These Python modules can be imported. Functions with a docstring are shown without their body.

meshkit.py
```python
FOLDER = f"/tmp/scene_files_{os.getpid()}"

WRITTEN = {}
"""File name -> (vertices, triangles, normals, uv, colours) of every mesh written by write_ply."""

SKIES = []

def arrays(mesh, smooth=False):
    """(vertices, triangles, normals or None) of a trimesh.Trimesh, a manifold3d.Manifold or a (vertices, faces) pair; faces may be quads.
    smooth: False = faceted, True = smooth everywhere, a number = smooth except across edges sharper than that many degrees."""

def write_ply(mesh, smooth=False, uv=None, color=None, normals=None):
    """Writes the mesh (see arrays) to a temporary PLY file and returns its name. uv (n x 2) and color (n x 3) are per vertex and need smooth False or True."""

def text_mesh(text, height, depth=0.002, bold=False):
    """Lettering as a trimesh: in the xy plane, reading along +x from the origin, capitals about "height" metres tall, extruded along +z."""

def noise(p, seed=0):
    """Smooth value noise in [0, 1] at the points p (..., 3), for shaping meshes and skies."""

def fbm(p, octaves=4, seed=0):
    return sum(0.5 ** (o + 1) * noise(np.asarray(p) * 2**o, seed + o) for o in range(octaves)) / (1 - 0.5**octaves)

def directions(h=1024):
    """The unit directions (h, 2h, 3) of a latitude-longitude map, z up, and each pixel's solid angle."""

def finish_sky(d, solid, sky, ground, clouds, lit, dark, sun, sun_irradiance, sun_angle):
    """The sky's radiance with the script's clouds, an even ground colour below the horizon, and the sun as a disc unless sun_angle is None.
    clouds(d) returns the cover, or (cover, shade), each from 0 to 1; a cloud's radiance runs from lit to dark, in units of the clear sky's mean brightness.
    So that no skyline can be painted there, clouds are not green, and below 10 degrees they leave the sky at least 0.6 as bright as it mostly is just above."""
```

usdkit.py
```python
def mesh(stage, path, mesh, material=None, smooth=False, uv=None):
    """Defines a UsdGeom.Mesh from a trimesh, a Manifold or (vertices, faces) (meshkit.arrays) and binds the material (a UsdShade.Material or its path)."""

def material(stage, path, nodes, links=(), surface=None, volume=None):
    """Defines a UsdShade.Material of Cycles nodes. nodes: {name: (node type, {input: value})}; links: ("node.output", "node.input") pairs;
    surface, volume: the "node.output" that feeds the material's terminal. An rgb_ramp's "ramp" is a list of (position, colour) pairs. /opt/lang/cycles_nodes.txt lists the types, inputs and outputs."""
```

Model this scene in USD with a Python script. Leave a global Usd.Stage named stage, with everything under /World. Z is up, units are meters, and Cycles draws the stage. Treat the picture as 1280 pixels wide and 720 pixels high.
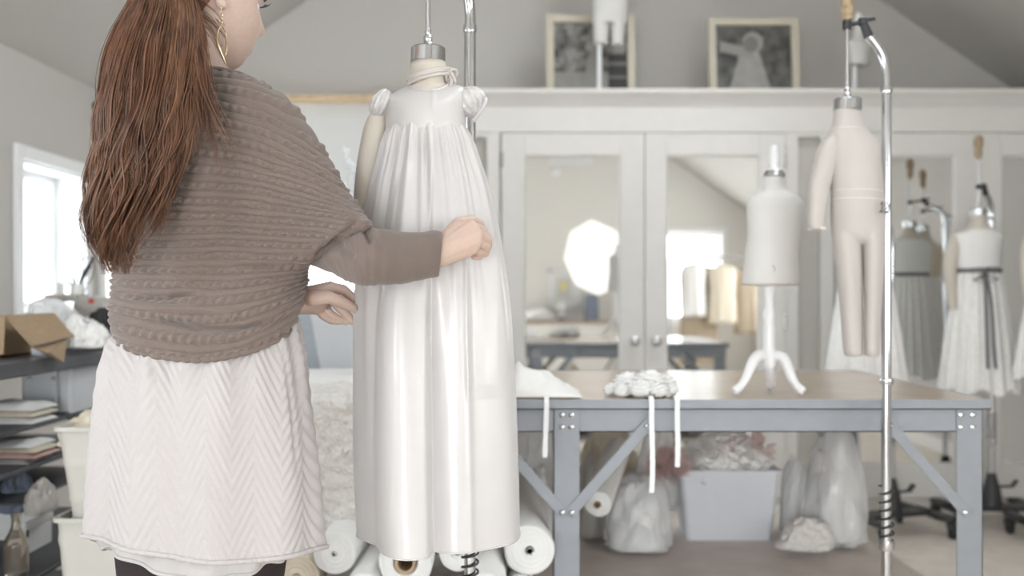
import math, random
import numpy as np
import manifold3d as m3
import trimesh
from scipy.interpolate import PchipInterpolator
from scipy.spatial import ConvexHull
from pxr import Usd, UsdGeom, UsdLux, UsdShade, Gf, Sdf, Vt
import usdkit, meshkit

stage = Usd.Stage.CreateInMemory()
UsdGeom.Xform.Define(stage, '/World')
PI = math.pi
F = 1244.0            # focal length in pixels of the 1280 px wide frame
HY = 370.0            # horizon row
CZ = 1.0              # eye height

# ------------------------------------------------------------------ camera
cam = UsdGeom.Camera.Define(stage, '/World/camera')
cam.CreateHorizontalApertureAttr(36.0)
cam.CreateVerticalApertureAttr(20.25)
cam.CreateFocalLengthAttr(36.0 * F / 1280)
cam.CreateVerticalApertureOffsetAttr(10.0 * 36 / 1280)
cam.CreateFStopAttr(2.4)
cam.CreateFocusDistanceAttr(1.74)
cam.CreateClippingRangeAttr(Gf.Vec2f(0.02, 200))
cam.AddTranslateOp().Set(Gf.Vec3d(0, 0, CZ))
cam.AddRotateXOp().Set(90.0)
cam.CreateExposureAttr(-0.46)

# ------------------------------------------------------------------ daylight: overcast sky and the bright sky area at each window
dome = UsdLux.DomeLight.Define(stage, '/World/sky')
dome.CreateIntensityAttr(2.2)
dome.CreateColorAttr(Gf.Vec3f(0.93, 0.97, 1.0))

def window_light(name, loc, rot, w, h, power, color):
    l = UsdLux.RectLight.Define(stage, '/World/' + name)
    l.CreateWidthAttr(w); l.CreateHeightAttr(h)
    l.CreateIntensityAttr(power); l.CreateColorAttr(Gf.Vec3f(*color))
    l.AddTranslateOp().Set(Gf.Vec3d(*loc)); l.AddRotateXYZOp().Set(Gf.Vec3f(*rot))
    return l
COOL = (0.86, 0.93, 1.0)
window_light('daylight_left_far', (-2.4, 4.12, 1.30), (0, -90, 0), 0.9, 0.9, 18, COOL)
window_light('daylight_left_near', (-2.4, 0.95, 1.42), (0, -90, 0), 1.5, 1.3, 5.5, COOL)
window_light('daylight_rear', (1.8, -2.75, 1.2), (90, 0, 0), 1.6, 1.5, 9, (0.95, 0.98, 1.0))
window_light('added_daylight_rear_left', (-0.85, -2.75, 0.98), (90, 0, 0), 1.9, 2.0, 14, (0.95, 0.98, 1.0))  # lamp of the added rear opening, fills the room from behind the camera
window_light('daylight_back', (-0.9, 5.62, 1.15), (-90, 0, 0), 0.8, 0.7, 14, COOL)
window_light('daylight_glass_door', (-2.4, 4.86, 1.0), (0, -90, 0), 1.7, 0.6, 11, COOL)
for nm, yy, pw in (('added_daylight_roof_near', 0.8, 2.5), ('added_daylight_roof_far', 3.0, 9)):  # lamps of the added roof windows, brighten the back of the room
    window_light(nm, (1.02 + 0.20, yy, 3.508 - 0.676 * 0.60 + 0.30), (0, 34, 0), 0.9, 1.25, pw, (0.95, 0.98, 1.0))
window_light('added_daylight_right', (3.2, -0.25, 1.25), (0, 90, 0), 1.3, 2.4, 3.6, (1.0, 0.95, 0.90))  # lamp of the added right-wall window, fills under the table
UMBRELLA_POWER = 2.1

# ------------------------------------------------------------------ helpers
LOC, USED = {}, {}

def numbered(parent, name):
    k = (parent, name); n = USED.get(k, 0); USED[k] = n + 1
    return f'{parent}/{name}' + (f'_{n:03d}' if n else '')

def keys(prim, label=None, cat=None, group=None, kind=None):
    for k, v in (('label', label), ('category', cat), ('group', group), ('kind', kind)):
        if v: prim.SetCustomDataByKey(k, v)
    return prim

def thing(name, label, cat, loc=(0, 0, 0), group=None, kind=None):
    p = numbered('/World', name)
    x = UsdGeom.Xform.Define(stage, p)
    x.AddTranslateOp().Set(Gf.Vec3d(*map(float, loc)))
    LOC[p] = np.array(loc, float)
    keys(x.GetPrim(), label, cat, group, kind)
    return p

def root_loc(p):
    q = '/'.join(p.split('/')[:3])
    return LOC.get(q, np.zeros(3))

def obj(name, mesh, mat, parent='/World', smooth=35, label=None, cat=None, group=None, kind=None, colors=None):
    """One Mesh prim. mesh in world coordinates; it is put into its thing's own frame."""
    v, f = mesh
    v = np.asarray(v, float); f = np.asarray(f, int)
    p = numbered(parent, name)
    if parent == '/World':
        lo, hi = v.min(0), v.max(0)
        LOC[p] = np.array([(lo[0] + hi[0]) / 2, (lo[1] + hi[1]) / 2, lo[2]])
    v = v - root_loc(p)
    a, b, c = v[f[:, 0]], v[f[:, 1]], v[f[:, 2]]
    if np.einsum('ij,ij->', a, np.cross(b, c)) < 0: f = f[:, ::-1]
    if len(f) > 6000 and smooth: smooth = True
    m = usdkit.mesh(stage, p, (v, f), MATS[mat], smooth=smooth)
    if colors is not None:
        UsdGeom.PrimvarsAPI(m).CreatePrimvar('paint', Sdf.ValueTypeNames.Color3fArray, 'vertex').Set(Vt.Vec3fArray.FromNumpy(np.asarray(colors, np.float32)))
    if parent == '/World':
        m.AddTranslateOp().Set(Gf.Vec3d(*map(float, LOC[p])))
    keys(m.GetPrim(), label, cat, group, kind)
    return p

def W(px, py, y):
    """The point at distance y along the view that is seen at a pixel."""
    return np.array([(px - 640.0) * y / F, y, CZ + (HY - py) * y / F])

def join(*ms):
    vs, fs, n = [], [], 0
    for v, f in ms:
        v = np.asarray(v, float); vs.append(v); fs.append(np.asarray(f, int) + n); n += len(v)
    return np.vstack(vs), np.vstack(fs)

def box(lo, hi, bev=0.003):
    lo, hi = np.array(lo, float), np.array(hi, float)
    lo, hi = np.minimum(lo, hi), np.maximum(lo, hi)
    b = min(bev, 0.45 * (hi - lo).min())
    if b <= 0:
        m = trimesh.creation.box(bounds=[lo, hi]); return np.array(m.vertices), np.array(m.faces)
    c, h = (lo + hi) / 2, (hi - lo) / 2
    p = []
    for s in np.ndindex(2, 2, 2):
        s = np.array(s) * 2 - 1
        for k in range(3):
            q = h - b; q[k] = h[k]; p.append(c + s * q)
    return hull(p)

def hull(p):
    p = np.asarray(p, float)
    h = ConvexHull(p)
    ids = h.vertices; re = {k: i for i, k in enumerate(ids)}
    f = np.array([[re[k] for k in t] for t in h.simplices])
    v = p[ids]; c = v.mean(0)
    n = np.cross(v[f[:, 1]] - v[f[:, 0]], v[f[:, 2]] - v[f[:, 0]])
    out = np.einsum('ij,ij->i', n, v[f].mean(1) - c) < 0
    f[out] = f[out][:, ::-1]
    return v, f

def obox(c, ax, ay, az, bev=0.002):
    """Box about c with half-axis vectors ax, ay, az."""
    v, f = box((-1, -1, -1), (1, 1, 1), 0)
    L = [np.linalg.norm(a) for a in (ax, ay, az)]
    v, f = box([-l for l in L], L, bev)
    M = np.array([np.array(a, float) / l for a, l in zip((ax, ay, az), L)])
    return v @ M + np.array(c, float), f

def bar(a, b, w, t, up=(0, 0, 1), bev=0.002):
    a, b = np.array(a, float), np.array(b, float)
    d = b - a; L = np.linalg.norm(d); d /= L
    s = np.cross(d, up); s /= np.linalg.norm(s)
    u = np.cross(s, d)
    return obox((a + b) / 2, d * L / 2, s * w / 2, u * t / 2, bev)

def rings(P, cap0=True, cap1=True, close=True):
    """P (m, n, 3): m rings of n points -> mesh."""
    m, n = P.shape[:2]
    v = P.reshape(-1, 3)
    i = np.arange(m - 1)[:, None] * n
    j = np.arange(n if close else n - 1)[None]
    a, b = i + j, i + (j + 1) % n
    f = np.concatenate([np.stack([a, b, b + n], -1).reshape(-1, 3), np.stack([a, b + n, a + n], -1).reshape(-1, 3)])
    ex, vs = [f], [v]
    k = len(v)
    for on, r, fl in ((cap0, 0, 1), (cap1, m - 1, 0)):
        if on and close:
            vs.append(P[r].mean(0)[None]); q = r * n + np.arange(n)
            t = np.stack([q, np.roll(q, -1), np.full(n, k)], -1)
            ex.append(t[:, ::-1] if fl else t); k += 1
    return np.vstack(vs), np.vstack(ex)

def frames(path):
    path = np.asarray(path, float)
    t = np.gradient(path, axis=0); t /= np.linalg.norm(t, axis=1)[:, None] + 1e-12
    u = np.array([0, 0, 1.0]) if abs(t[0][2]) < 0.9 else np.array([1.0, 0, 0])
    N = []
    for k in range(len(path)):
        u = u - t[k] * (u @ t[k]); u /= np.linalg.norm(u) + 1e-12
        N.append(u.copy())
    N = np.array(N)
    return t, N, np.cross(t, N)

def tube(path, r, n=10, cap=True):
    path = np.asarray(path, float)
    t, a, b = frames(path)
    r = np.broadcast_to(np.asarray(r, float), (len(path),))
    th = np.linspace(0, 2 * PI, n, endpoint=False)
    P = path[:, None] + r[:, None, None] * (np.cos(th)[None, :, None] * a[:, None] + np.sin(th)[None, :, None] * b[:, None])
    return rings(P, cap, cap)

def curve(pts, n=24):
    """Smooth path through points."""
    pts = np.asarray(pts, float)
    d = np.r_[0, np.cumsum(np.linalg.norm(np.diff(pts, axis=0), axis=1))]
    from scipy.interpolate import CubicSpline
    return CubicSpline(d, pts)(np.linspace(0, d[-1], n))

def lathe(prof, c, n=24, axis='z'):
    """prof: (radius, height) pairs, about c."""
    prof = np.asarray(prof, float)
    th = np.linspace(0, 2 * PI, n, endpoint=False)
    P = np.stack([prof[:, 0, None] * np.cos(th), prof[:, 0, None] * np.sin(th), np.repeat(prof[:, 1, None], n, 1)], -1)
    if axis == 'y': P = P[..., [0, 2, 1]]
    if axis == 'x': P = P[..., [2, 0, 1]]
    return rings(P + np.array(c, float))

def normals(P):
    """Of a closed-ring grid (m, n, 3), pointing outwards."""
    du = np.roll(P, -1, 1) - np.roll(P, 1, 1)
    dv = np.gradient(P, axis=0)
    N = np.cross(du, dv)
    N /= np.linalg.norm(N, axis=-1, keepdims=True) + 1e-12
    c = P.mean(1, keepdims=True)
    if (N * (P - c)).sum() < 0: N = -N
    return N

def pillow(rows, nu, nv, level=True, prof=None):
    """Body lofted from silhouettes. rows: (v, (Lx, Ly), (Mx, My), (Rx, Ry), ymid, depth near, depth far).
    Rings start at the left edge, run over the near side to the right and back over the far side. Also returns u, side, px, py."""
    rows = [np.array([r[0], *r[1], *r[2], *r[3], *r[4:7]], float) for r in rows]
    R = np.array(rows)
    q = PchipInterpolator(R[:, 0], R[:, 1:], axis=0)(np.linspace(R[0, 0], R[-1, 0], nv))
    s = np.linspace(0, 1, nu + 1)[:-1]
    u = np.concatenate([(1 - np.cos(PI * s)) / 2, (1 + np.cos(PI * s)) / 2])
    side = np.concatenate([np.sin(PI * s), -np.sin(PI * s)])
    if prof is not None: side = np.sign(side) * np.abs(side) ** prof
    u = u[None]; side = side[None]
    L, M, Rr = q[:, None, 0:2], q[:, None, 2:4], q[:, None, 4:6]
    C = 2 * M - (L + Rr) / 2
    uu = u[..., None]
    p = (1 - uu) ** 2 * L + 2 * uu * (1 - uu) * C + uu ** 2 * Rr
    ym, dn, df = q[:, 6, None], q[:, 7, None], q[:, 8, None]
    y = ym - np.where(side > 0, dn, df) * side
    yz = np.broadcast_to(ym, y.shape) if level else y
    P = np.stack([(p[..., 0] - 640) * y / F, y, CZ + (HY - p[..., 1]) * yz / F], -1)
    return P, np.broadcast_to(u, y.shape), np.broadcast_to(side, y.shape), p[..., 0], p[..., 1]

def srow(v, L, R, py, ymid, dn, df=None):
    return (v, (L, py), ((L + R) / 2, py), (R, py), ymid, dn, dn if df is None else df)

def seg_dist(px, py, line):
    d = np.full(np.shape(px), 1e9)
    for (x0, y0), (x1, y1) in zip(line[:-1], line[1:]):
        dx, dy = x1 - x0, y1 - y0
        t = np.clip(((px - x0) * dx + (py - y0) * dy) / (dx * dx + dy * dy), 0, 1)
        d = np.minimum(d, np.hypot(px - x0 - t * dx, py - y0 - t * dy))
    return d

def crease(px, py, line, sg):
    """Weight of a soft crease along a pixel path that dies out at both ends."""
    L = np.r_[0, np.cumsum([math.dist(a, b) for a, b in zip(line[:-1], line[1:])])]
    best, at = np.full(np.shape(px), 1e9), np.zeros(np.shape(px))
    for k, ((x0, y0), (x1, y1)) in enumerate(zip(line[:-1], line[1:])):
        dx, dy = x1 - x0, y1 - y0
        t = np.clip(((px - x0) * dx + (py - y0) * dy) / (dx * dx + dy * dy), 0, 1)
        d = np.hypot(px - x0 - t * dx, py - y0 - t * dy)
        at = np.where(d < best, (L[k] + t * (L[k + 1] - L[k])) / L[-1], at); best = np.minimum(best, d)
    return np.exp(-(best / sg) ** 2) * np.sin(PI * np.clip(at, 0, 1)) ** 0.8

def ball(c, r, sub=3):
    m = trimesh.creation.icosphere(sub)
    return np.array(m.vertices) * np.asarray(r, float) + np.array(c, float), np.array(m.faces)

def crumple(c, r, seed=0, amp=0.25, freq=3.0, sub=4, flat=True, ridge=True):
    """A crumpled heap with a flat underside: c is the middle of its foot."""
    m = trimesh.creation.icosphere(sub)
    d = np.array(m.vertices)
    n = meshkit.fbm(d * freq + 11.3 * seed + 50, 4, seed)
    if ridge: n = 1 - 2 * np.abs(n - 0.5) * 1.6
    n2 = meshkit.fbm(d * 1.3 + 7.7 * seed + 30, 2, seed + 9) - 0.5
    v = d * (1 + amp * (n - 0.5) + 0.5 * n2)[:, None]
    if flat: v[:, 2] = np.where(v[:, 2] < 0, v[:, 2] * 0.12, v[:, 2])
    v = v * np.asarray(r, float)
    v[:, 2] -= v[:, 2].min()
    return v + np.array(c, float), np.array(m.faces)

def from_manifold(m):
    g = m.to_mesh()
    return np.array(g.vert_properties[:, :3], float), np.array(g.tri_verts, int)

def sphere(c, r, n=20):
    return m3.Manifold.sphere(float(r), n).translate([float(x) for x in c])

def bone(a, ra, b, rb, n=20):
    return m3.Manifold.batch_hull([sphere(a, ra, n), sphere(b, rb, n)])

def chain(pts, rs, n=20):
    return [bone(pts[i], rs[i], pts[i + 1], rs[i + 1], n) for i in range(len(pts) - 1)]

def solid(mesh):
    v, f = mesh
    t = trimesh.Trimesh(v, f, process=True); trimesh.repair.fix_normals(t)
    if t.volume < 0: t.invert()
    return m3.Manifold(m3.Mesh(np.asarray(t.vertices, np.float32), np.asarray(t.faces, np.uint32)))

def skin(parts, edge=0.004, it=8):
    m = m3.Manifold.batch_boolean(parts, m3.OpType.Add).refine_to_length(edge)
    v, f = from_manifold(m)
    t = trimesh.Trimesh(v, f, process=True)
    trimesh.smoothing.filter_taubin(t, lamb=0.5, nu=0.53, iterations=it)
    return np.array(t.vertices), np.array(t.faces)

# ------------------------------------------------------------------ materials
MATS = {}
def lin(r, g, b):
    return tuple(((c / 255) / 12.92 if c / 255 <= 0.04045 else ((c / 255 + 0.055) / 1.055) ** 2.4) for c in (r, g, b))

def plain(name, col, rough=0.6, bump=0.0, scale=60.0, vary=0.06, **kw):
    """Painted, cloth and plastic surfaces: a little tone variation and relief from noise."""
    a = tuple(c * (1 - vary) for c in col); b = tuple(min(1, c * (1 + vary)) for c in col)
    nodes = {'tc': ('texture_coordinate', {}), 'n': ('noise_texture', {'scale': scale, 'detail': 4.0}),
             'r': ('rgb_ramp', {'ramp': [(0.3, a), (0.7, b)]}),
             'p': ('principled_bsdf', {'roughness': rough, **kw})}
    links = [('tc.object', 'n.vector'), ('n.fac', 'r.fac'), ('r.color', 'p.base_color')]
    if bump:
        nodes['b'] = ('bump', {'strength': 1.0, 'distance': bump})
        links += [('n.fac', 'b.height'), ('b.normal', 'p.normal')]
    MATS[name] = usdkit.material(stage, '/World/Looks/' + name, nodes, links, surface='p.BSDF')

def metal(name, col, rough):
    MATS[name] = usdkit.material(stage, '/World/Looks/' + name, {'p': ('principled_bsdf', {'base_color': col, 'metallic': 1.0, 'roughness': rough})}, [], surface='p.BSDF')

def weave(name, col, scale, bump, rough=0.85, **kw):
    """Woven cloth: crossing threads in relief."""
    nodes = {'tc': ('texture_coordinate', {}), 'n': ('noise_texture', {'scale': 7.0, 'detail': 3.0}),
             'r': ('rgb_ramp', {'ramp': [(0.3, tuple(c * 0.95 for c in col)), (0.7, col)]}),
             'w1': ('wave_texture', {'bands_direction': 'x', 'scale': scale, 'distortion': 1.0}),
             'w2': ('wave_texture', {'bands_direction': 'z', 'scale': scale, 'distortion': 1.0}),
             'm': ('math', {'math_type': 'add'}), 'b': ('bump', {'strength': 0.6, 'distance': bump}),
             'p': ('principled_bsdf', {'roughness': rough, **kw})}
    links = [('tc.object', 'n.vector'), ('tc.object', 'w1.vector'), ('tc.object', 'w2.vector'), ('n.fac', 'r.fac'), ('r.color', 'p.base_color'),
             ('w1.fac', 'm.value1'), ('w2.fac', 'm.value2'), ('m.value', 'b.height'), ('b.normal', 'p.normal')]
    MATS[name] = usdkit.material(stage, '/World/Looks/' + name, nodes, links, surface='p.BSDF')

def see_through(name, col, clear, rough=0.12):
    """Thin film: plastic bags, tulle, panes."""
    MATS[name] = usdkit.material(stage, '/World/Looks/' + name, {
        't': ('transparent_bsdf', {'color': (0.97, 0.97, 0.97)}),
        'p': ('principled_bsdf', {'base_color': col, 'roughness': rough}), 'm': ('mix_closure', {'fac': 1 - clear})},
        [('t.BSDF', 'm.closure1'), ('p.BSDF', 'm.closure2')], surface='m.closure')

def gauze(name, col, clear):
    """Tulle: part open, part scattering, and light comes through from behind."""
    MATS[name] = usdkit.material(stage, '/World/Looks/' + name, {
        't': ('transparent_bsdf', {'color': (0.98, 0.98, 0.98)}), 'd': ('diffuse_bsdf', {'color': col}), 'l': ('translucent_bsdf', {'color': col}),
        'a': ('mix_closure', {'fac': 0.45}), 'm': ('mix_closure', {'fac': 1 - clear})},
        [('d.BSDF', 'a.closure1'), ('l.BSDF', 'a.closure2'), ('t.BSDF', 'm.closure1'), ('a.closure', 'm.closure2')], surface='m.closure')

def painted(name, rough=0.6):
    """Flat print, its colours carried by the mesh."""
    MATS[name] = usdkit.material(stage, '/World/Looks/' + name, {'a': ('attribute', {'attribute': 'paint'}), 'p': ('principled_bsdf', {'roughness': rough})},
                                 [('a.color', 'p.base_color')], surface='p.BSDF')

plain('wall_paint', (0.54, 0.515, 0.485), 0.85, 0.0006, 90, 0.02)
plain('wall_paint_lit', (0.74, 0.72, 0.69), 0.85, 0.0006, 90, 0.02)  # wall paint lightened in place of light missing on the rear wall
plain('ceiling_paint', (0.50, 0.48, 0.45), 0.9, 0.0006, 90, 0.02)
plain('trim_white', (0.76, 0.735, 0.705), 0.45, 0.0, 20, 0.015)
plain('window_white', (0.84, 0.84, 0.84), 0.4, 0.0, 20, 0.01)
plain('recess_panel', (0.56, 0.54, 0.50), 0.6, 0.0, 20, 0.02)
plain('pine_wood', (0.62, 0.46, 0.29), 0.5, 0.0004, 30, 0.18)
plain('floor_cover', (0.75, 0.675, 0.60), 0.55, 0.0006, 14, 0.07)
plain('table_metal', (0.30, 0.315, 0.345), 0.4, 0.0, 30, 0.03)
plain('hardboard', (0.44, 0.35, 0.28), 0.22, 0.0002, 9, 0.07, specular_ior_level=0.28)
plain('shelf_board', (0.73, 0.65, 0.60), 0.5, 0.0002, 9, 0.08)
metal('mirror', (0.90, 0.91, 0.90), 0.004)
metal('chrome', (0.66, 0.675, 0.70), 0.13)
metal('brushed_steel', (0.66, 0.66, 0.67), 0.27)
metal('gold', (0.86, 0.66, 0.40), 0.25)
plain('black_metal', (0.035, 0.035, 0.038), 0.45, 0.0, 20, 0.1)
plain('rubber', (0.03, 0.03, 0.032), 0.7, 0.0, 20, 0.1)
plain('turned_wood', (0.36, 0.27, 0.165), 0.45, 0.0003, 40, 0.15)
weave('linen', (0.66, 0.60, 0.525), 260, 0.0003)
weave('linen_light', (0.62, 0.575, 0.545), 260, 0.0003)
plain('form_white', (0.70, 0.685, 0.66), 0.55, 0.0, 30, 0.015)
plain('wood_white', (0.86, 0.86, 0.87), 0.3, 0.0, 20, 0.01)
plain('satin', (0.595, 0.57, 0.57), 0.29, 0.00025, 26, 0.012, sheen_weight=0.2, specular_ior_level=0.6)
plain('white_cloth', (0.84, 0.83, 0.815), 0.85, 0.0008, 60, 0.02)
plain('cream_cloth', (0.72, 0.64, 0.52), 0.85, 0.0008, 40, 0.05)
plain('beige_cloth', (0.45, 0.365, 0.27), 0.85, 0.0008, 40, 0.05)
plain('grey_cloth', (0.40, 0.39, 0.38), 0.8, 0.0008, 40, 0.05)
plain('pink_cloth', (0.62, 0.40, 0.36), 0.85, 0.0008, 40, 0.06)
plain('slate_grey', (0.40, 0.44, 0.48), 0.6, 0.0003, 40, 0.05)
plain('blue_grey', (0.20, 0.23, 0.30), 0.7, 0.0003, 40, 0.05)
plain('ribbon_white', (0.86, 0.86, 0.88), 0.4, 0.0, 40, 0.01)
plain('sash_grey', (0.16, 0.155, 0.165), 0.5, 0.0, 40, 0.05)
plain('lace', (0.74, 0.71, 0.675), 0.9, 0.002, 120, 0.08)
plain('tulle_solid', (0.88, 0.86, 0.84), 0.9, 0.0008, 60, 0.05)
gauze('tulle', (0.95, 0.93, 0.91), 0.45)
gauze('tulle_pink', (0.88, 0.70, 0.67), 0.5)
see_through('plastic_film', (0.90, 0.90, 0.91), 0.5, 0.10)
see_through('plastic_dim', (0.70, 0.66, 0.62), 0.35, 0.14)
plain('bin_plastic', (0.74, 0.75, 0.80), 0.35, 0.0, 20, 0.01)
plain('tub_plastic', (0.60, 0.585, 0.54), 0.45, 0.0, 20, 0.02)
plain('card', (0.40, 0.285, 0.18), 0.8, 0.0004, 50, 0.06)
plain('paper_white', (0.78, 0.77, 0.76), 0.7, 0.0, 30, 0.02)
plain('dark_board', (0.085, 0.085, 0.095), 0.55, 0.0, 30, 0.1)
plain('cabinet_grey', (0.64, 0.65, 0.68), 0.5, 0.0, 30, 0.02)
plain('machine_grey', (0.42, 0.40, 0.36), 0.4, 0.0, 30, 0.04)
plain('red_print', (0.45, 0.05, 0.05), 0.5, 0.0, 30, 0.02)
plain('dark_ink', (0.10, 0.10, 0.12), 0.6, 0.0, 30, 0.02)
plain('grey_ink', (0.17, 0.165, 0.16), 0.6, 0.0, 30, 0.02)
plain('frame_cream', (0.58, 0.53, 0.43), 0.5, 0.0, 30, 0.03)
plain('pinboard', (0.64, 0.635, 0.62), 0.8, 0.0005, 80, 0.02)
plain('white_feather', (0.88, 0.90, 0.92), 0.8, 0.0, 30, 0.02)
painted('photo_print')
plain('skin', (0.54, 0.405, 0.34), 0.5, 0.0002, 160, 0.04, subsurface_weight=0.15, subsurface_scale=0.01)
plain('nail_polish', (0.27, 0.30, 0.28), 0.2, 0.0, 30, 0.02)
plain('lip', (0.55, 0.25, 0.22), 0.4, 0.0, 30, 0.03)
plain('eye_white', (0.8, 0.78, 0.76), 0.2, 0.0, 30, 0.01)
plain('knit', (0.172, 0.130, 0.111), 0.9, 0.0007, 420, 0.10, sheen_weight=0.25)
plain('knit_fine', (0.166, 0.127, 0.109), 0.9, 0.0004, 520, 0.07, sheen_weight=0.2)
plain('tunic_cotton', (0.485, 0.45, 0.445), 0.9, 0.0007, 300, 0.025)
plain('slip_cotton', (0.49, 0.465, 0.46), 0.9, 0.0006, 160, 0.02)
plain('trousers_dark', (0.022, 0.014, 0.016), 0.8, 0.0004, 200, 0.2)
def hair_mat(name, cols, rough):
    MATS[name] = usdkit.material(stage, '/World/Looks/' + name, {
        'g': ('geometry', {}), 'tc': ('texture_coordinate', {}), 'mp': ('mapping', {'scale': (75.0, 75.0, 5.0)}), 'n': ('noise_texture', {'scale': 1.0, 'detail': 3.0}),
        'a': ('math', {'math_type': 'multiply_add', 'value2': 0.30, 'value3': 0.0}), 'm': ('math', {'math_type': 'multiply_add', 'value2': 0.72}),
        'r': ('rgb_ramp', {'ramp': cols}), 'p': ('principled_bsdf', {'roughness': rough, 'specular_ior_level': 0.45})},
        [('tc.object', 'mp.vector'), ('mp.vector', 'n.vector'), ('g.random_per_island', 'a.value1'), ('n.fac', 'm.value1'), ('a.value', 'm.value3'), ('m.value', 'r.fac'), ('r.color', 'p.base_color')], surface='p.BSDF')
hair_mat('hair_brown', [(0.20, (0.060, 0.024, 0.013)), (0.42, (0.155, 0.070, 0.037)), (0.62, (0.28, 0.150, 0.084)), (0.85, (0.44, 0.28, 0.17))], 0.36)
MATS['umbrella_lit'] = usdkit.material(stage, '/World/Looks/umbrella_lit', {'e': ('emission', {'color': (1.0, 0.955, 0.90), 'strength': UMBRELLA_POWER})}, [], surface='e.emission')
MATS['pane'] = usdkit.material(stage, '/World/Looks/pane', {'f': ('layer_weight', {'blend': 0.5}), 'q': ('math', {'math_type': 'power', 'value2': 5.0}), 'k': ('math', {'math_type': 'multiply_add', 'value2': 0.9, 'value3': 0.05}), 't': ('transparent_bsdf', {'color': (0.97, 0.98, 0.98)}), 'g': ('glossy_bsdf', {'color': (1, 1, 1), 'roughness': 0.01}), 'm': ('mix_closure', {})},
    [('f.facing', 'q.value1'), ('q.value', 'k.value1'), ('k.value', 'm.fac'), ('t.BSDF', 'm.closure1'), ('g.BSDF', 'm.closure2')], surface='m.closure')
MATS['bottle_glass'] = usdkit.material(stage, '/World/Looks/bottle_glass', {'p': ('principled_bsdf', {'base_color': (0.86, 0.80, 0.72), 'roughness': 0.03, 'transmission_weight': 0.95, 'ior': 1.3})}, [], surface='p.BSDF')

# ------------------------------------------------------------------ the room
XL, XR, YB, YR, EAVE, SLOPE = -1.90, 2.74, 5.10, -2.30, 1.94, 0.676
XM = (XL + XR) / 2
RIDGE = EAVE + SLOPE * (XM - XL)

def struct(name, mesh, mat, **kw):
    return obj(name, mesh, mat, kind='structure', **kw)

struct('floor', box((XL - 0.3, YR - 0.3, -0.12), (XR + 0.3, YB + 0.3, 0.0), 0), 'floor_cover', smooth=False)

def wall_with_holes(axis, at, thick, a0, a1, z0, z1, holes):
    """Wall in the plane of one axis, cut around openings (a0, a1, z0, z1)."""
    cuts = sorted({a0, a1, *[h[0] for h in holes], *[h[1] for h in holes]})
    ms = []
    for p, q in zip(cuts[:-1], cuts[1:]):
        spans = [(z0, z1)]
        for h in holes:
            if h[0] <= p + 1e-9 and h[1] >= q - 1e-9:
                new = []
                for s in spans:
                    if h[2] > s[0]: new.append((s[0], min(h[2], s[1])))
                    if h[3] < s[1]: new.append((max(h[3], s[0]), s[1]))
                spans = new
        for s in spans:
            if axis == 'x': ms.append(box((at, p, s[0]), (at + thick, q, s[1]), 0))
            else: ms.append(box((p, at, s[0]), (q, at + thick, s[1]), 0))
    return join(*ms)

def gable(y, thick):
    pts = [(XL, EAVE), (XR, EAVE), (XM, RIDGE)]
    return hull([(x, yy, z) for x, z in pts for yy in (y, y + thick)])

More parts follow.
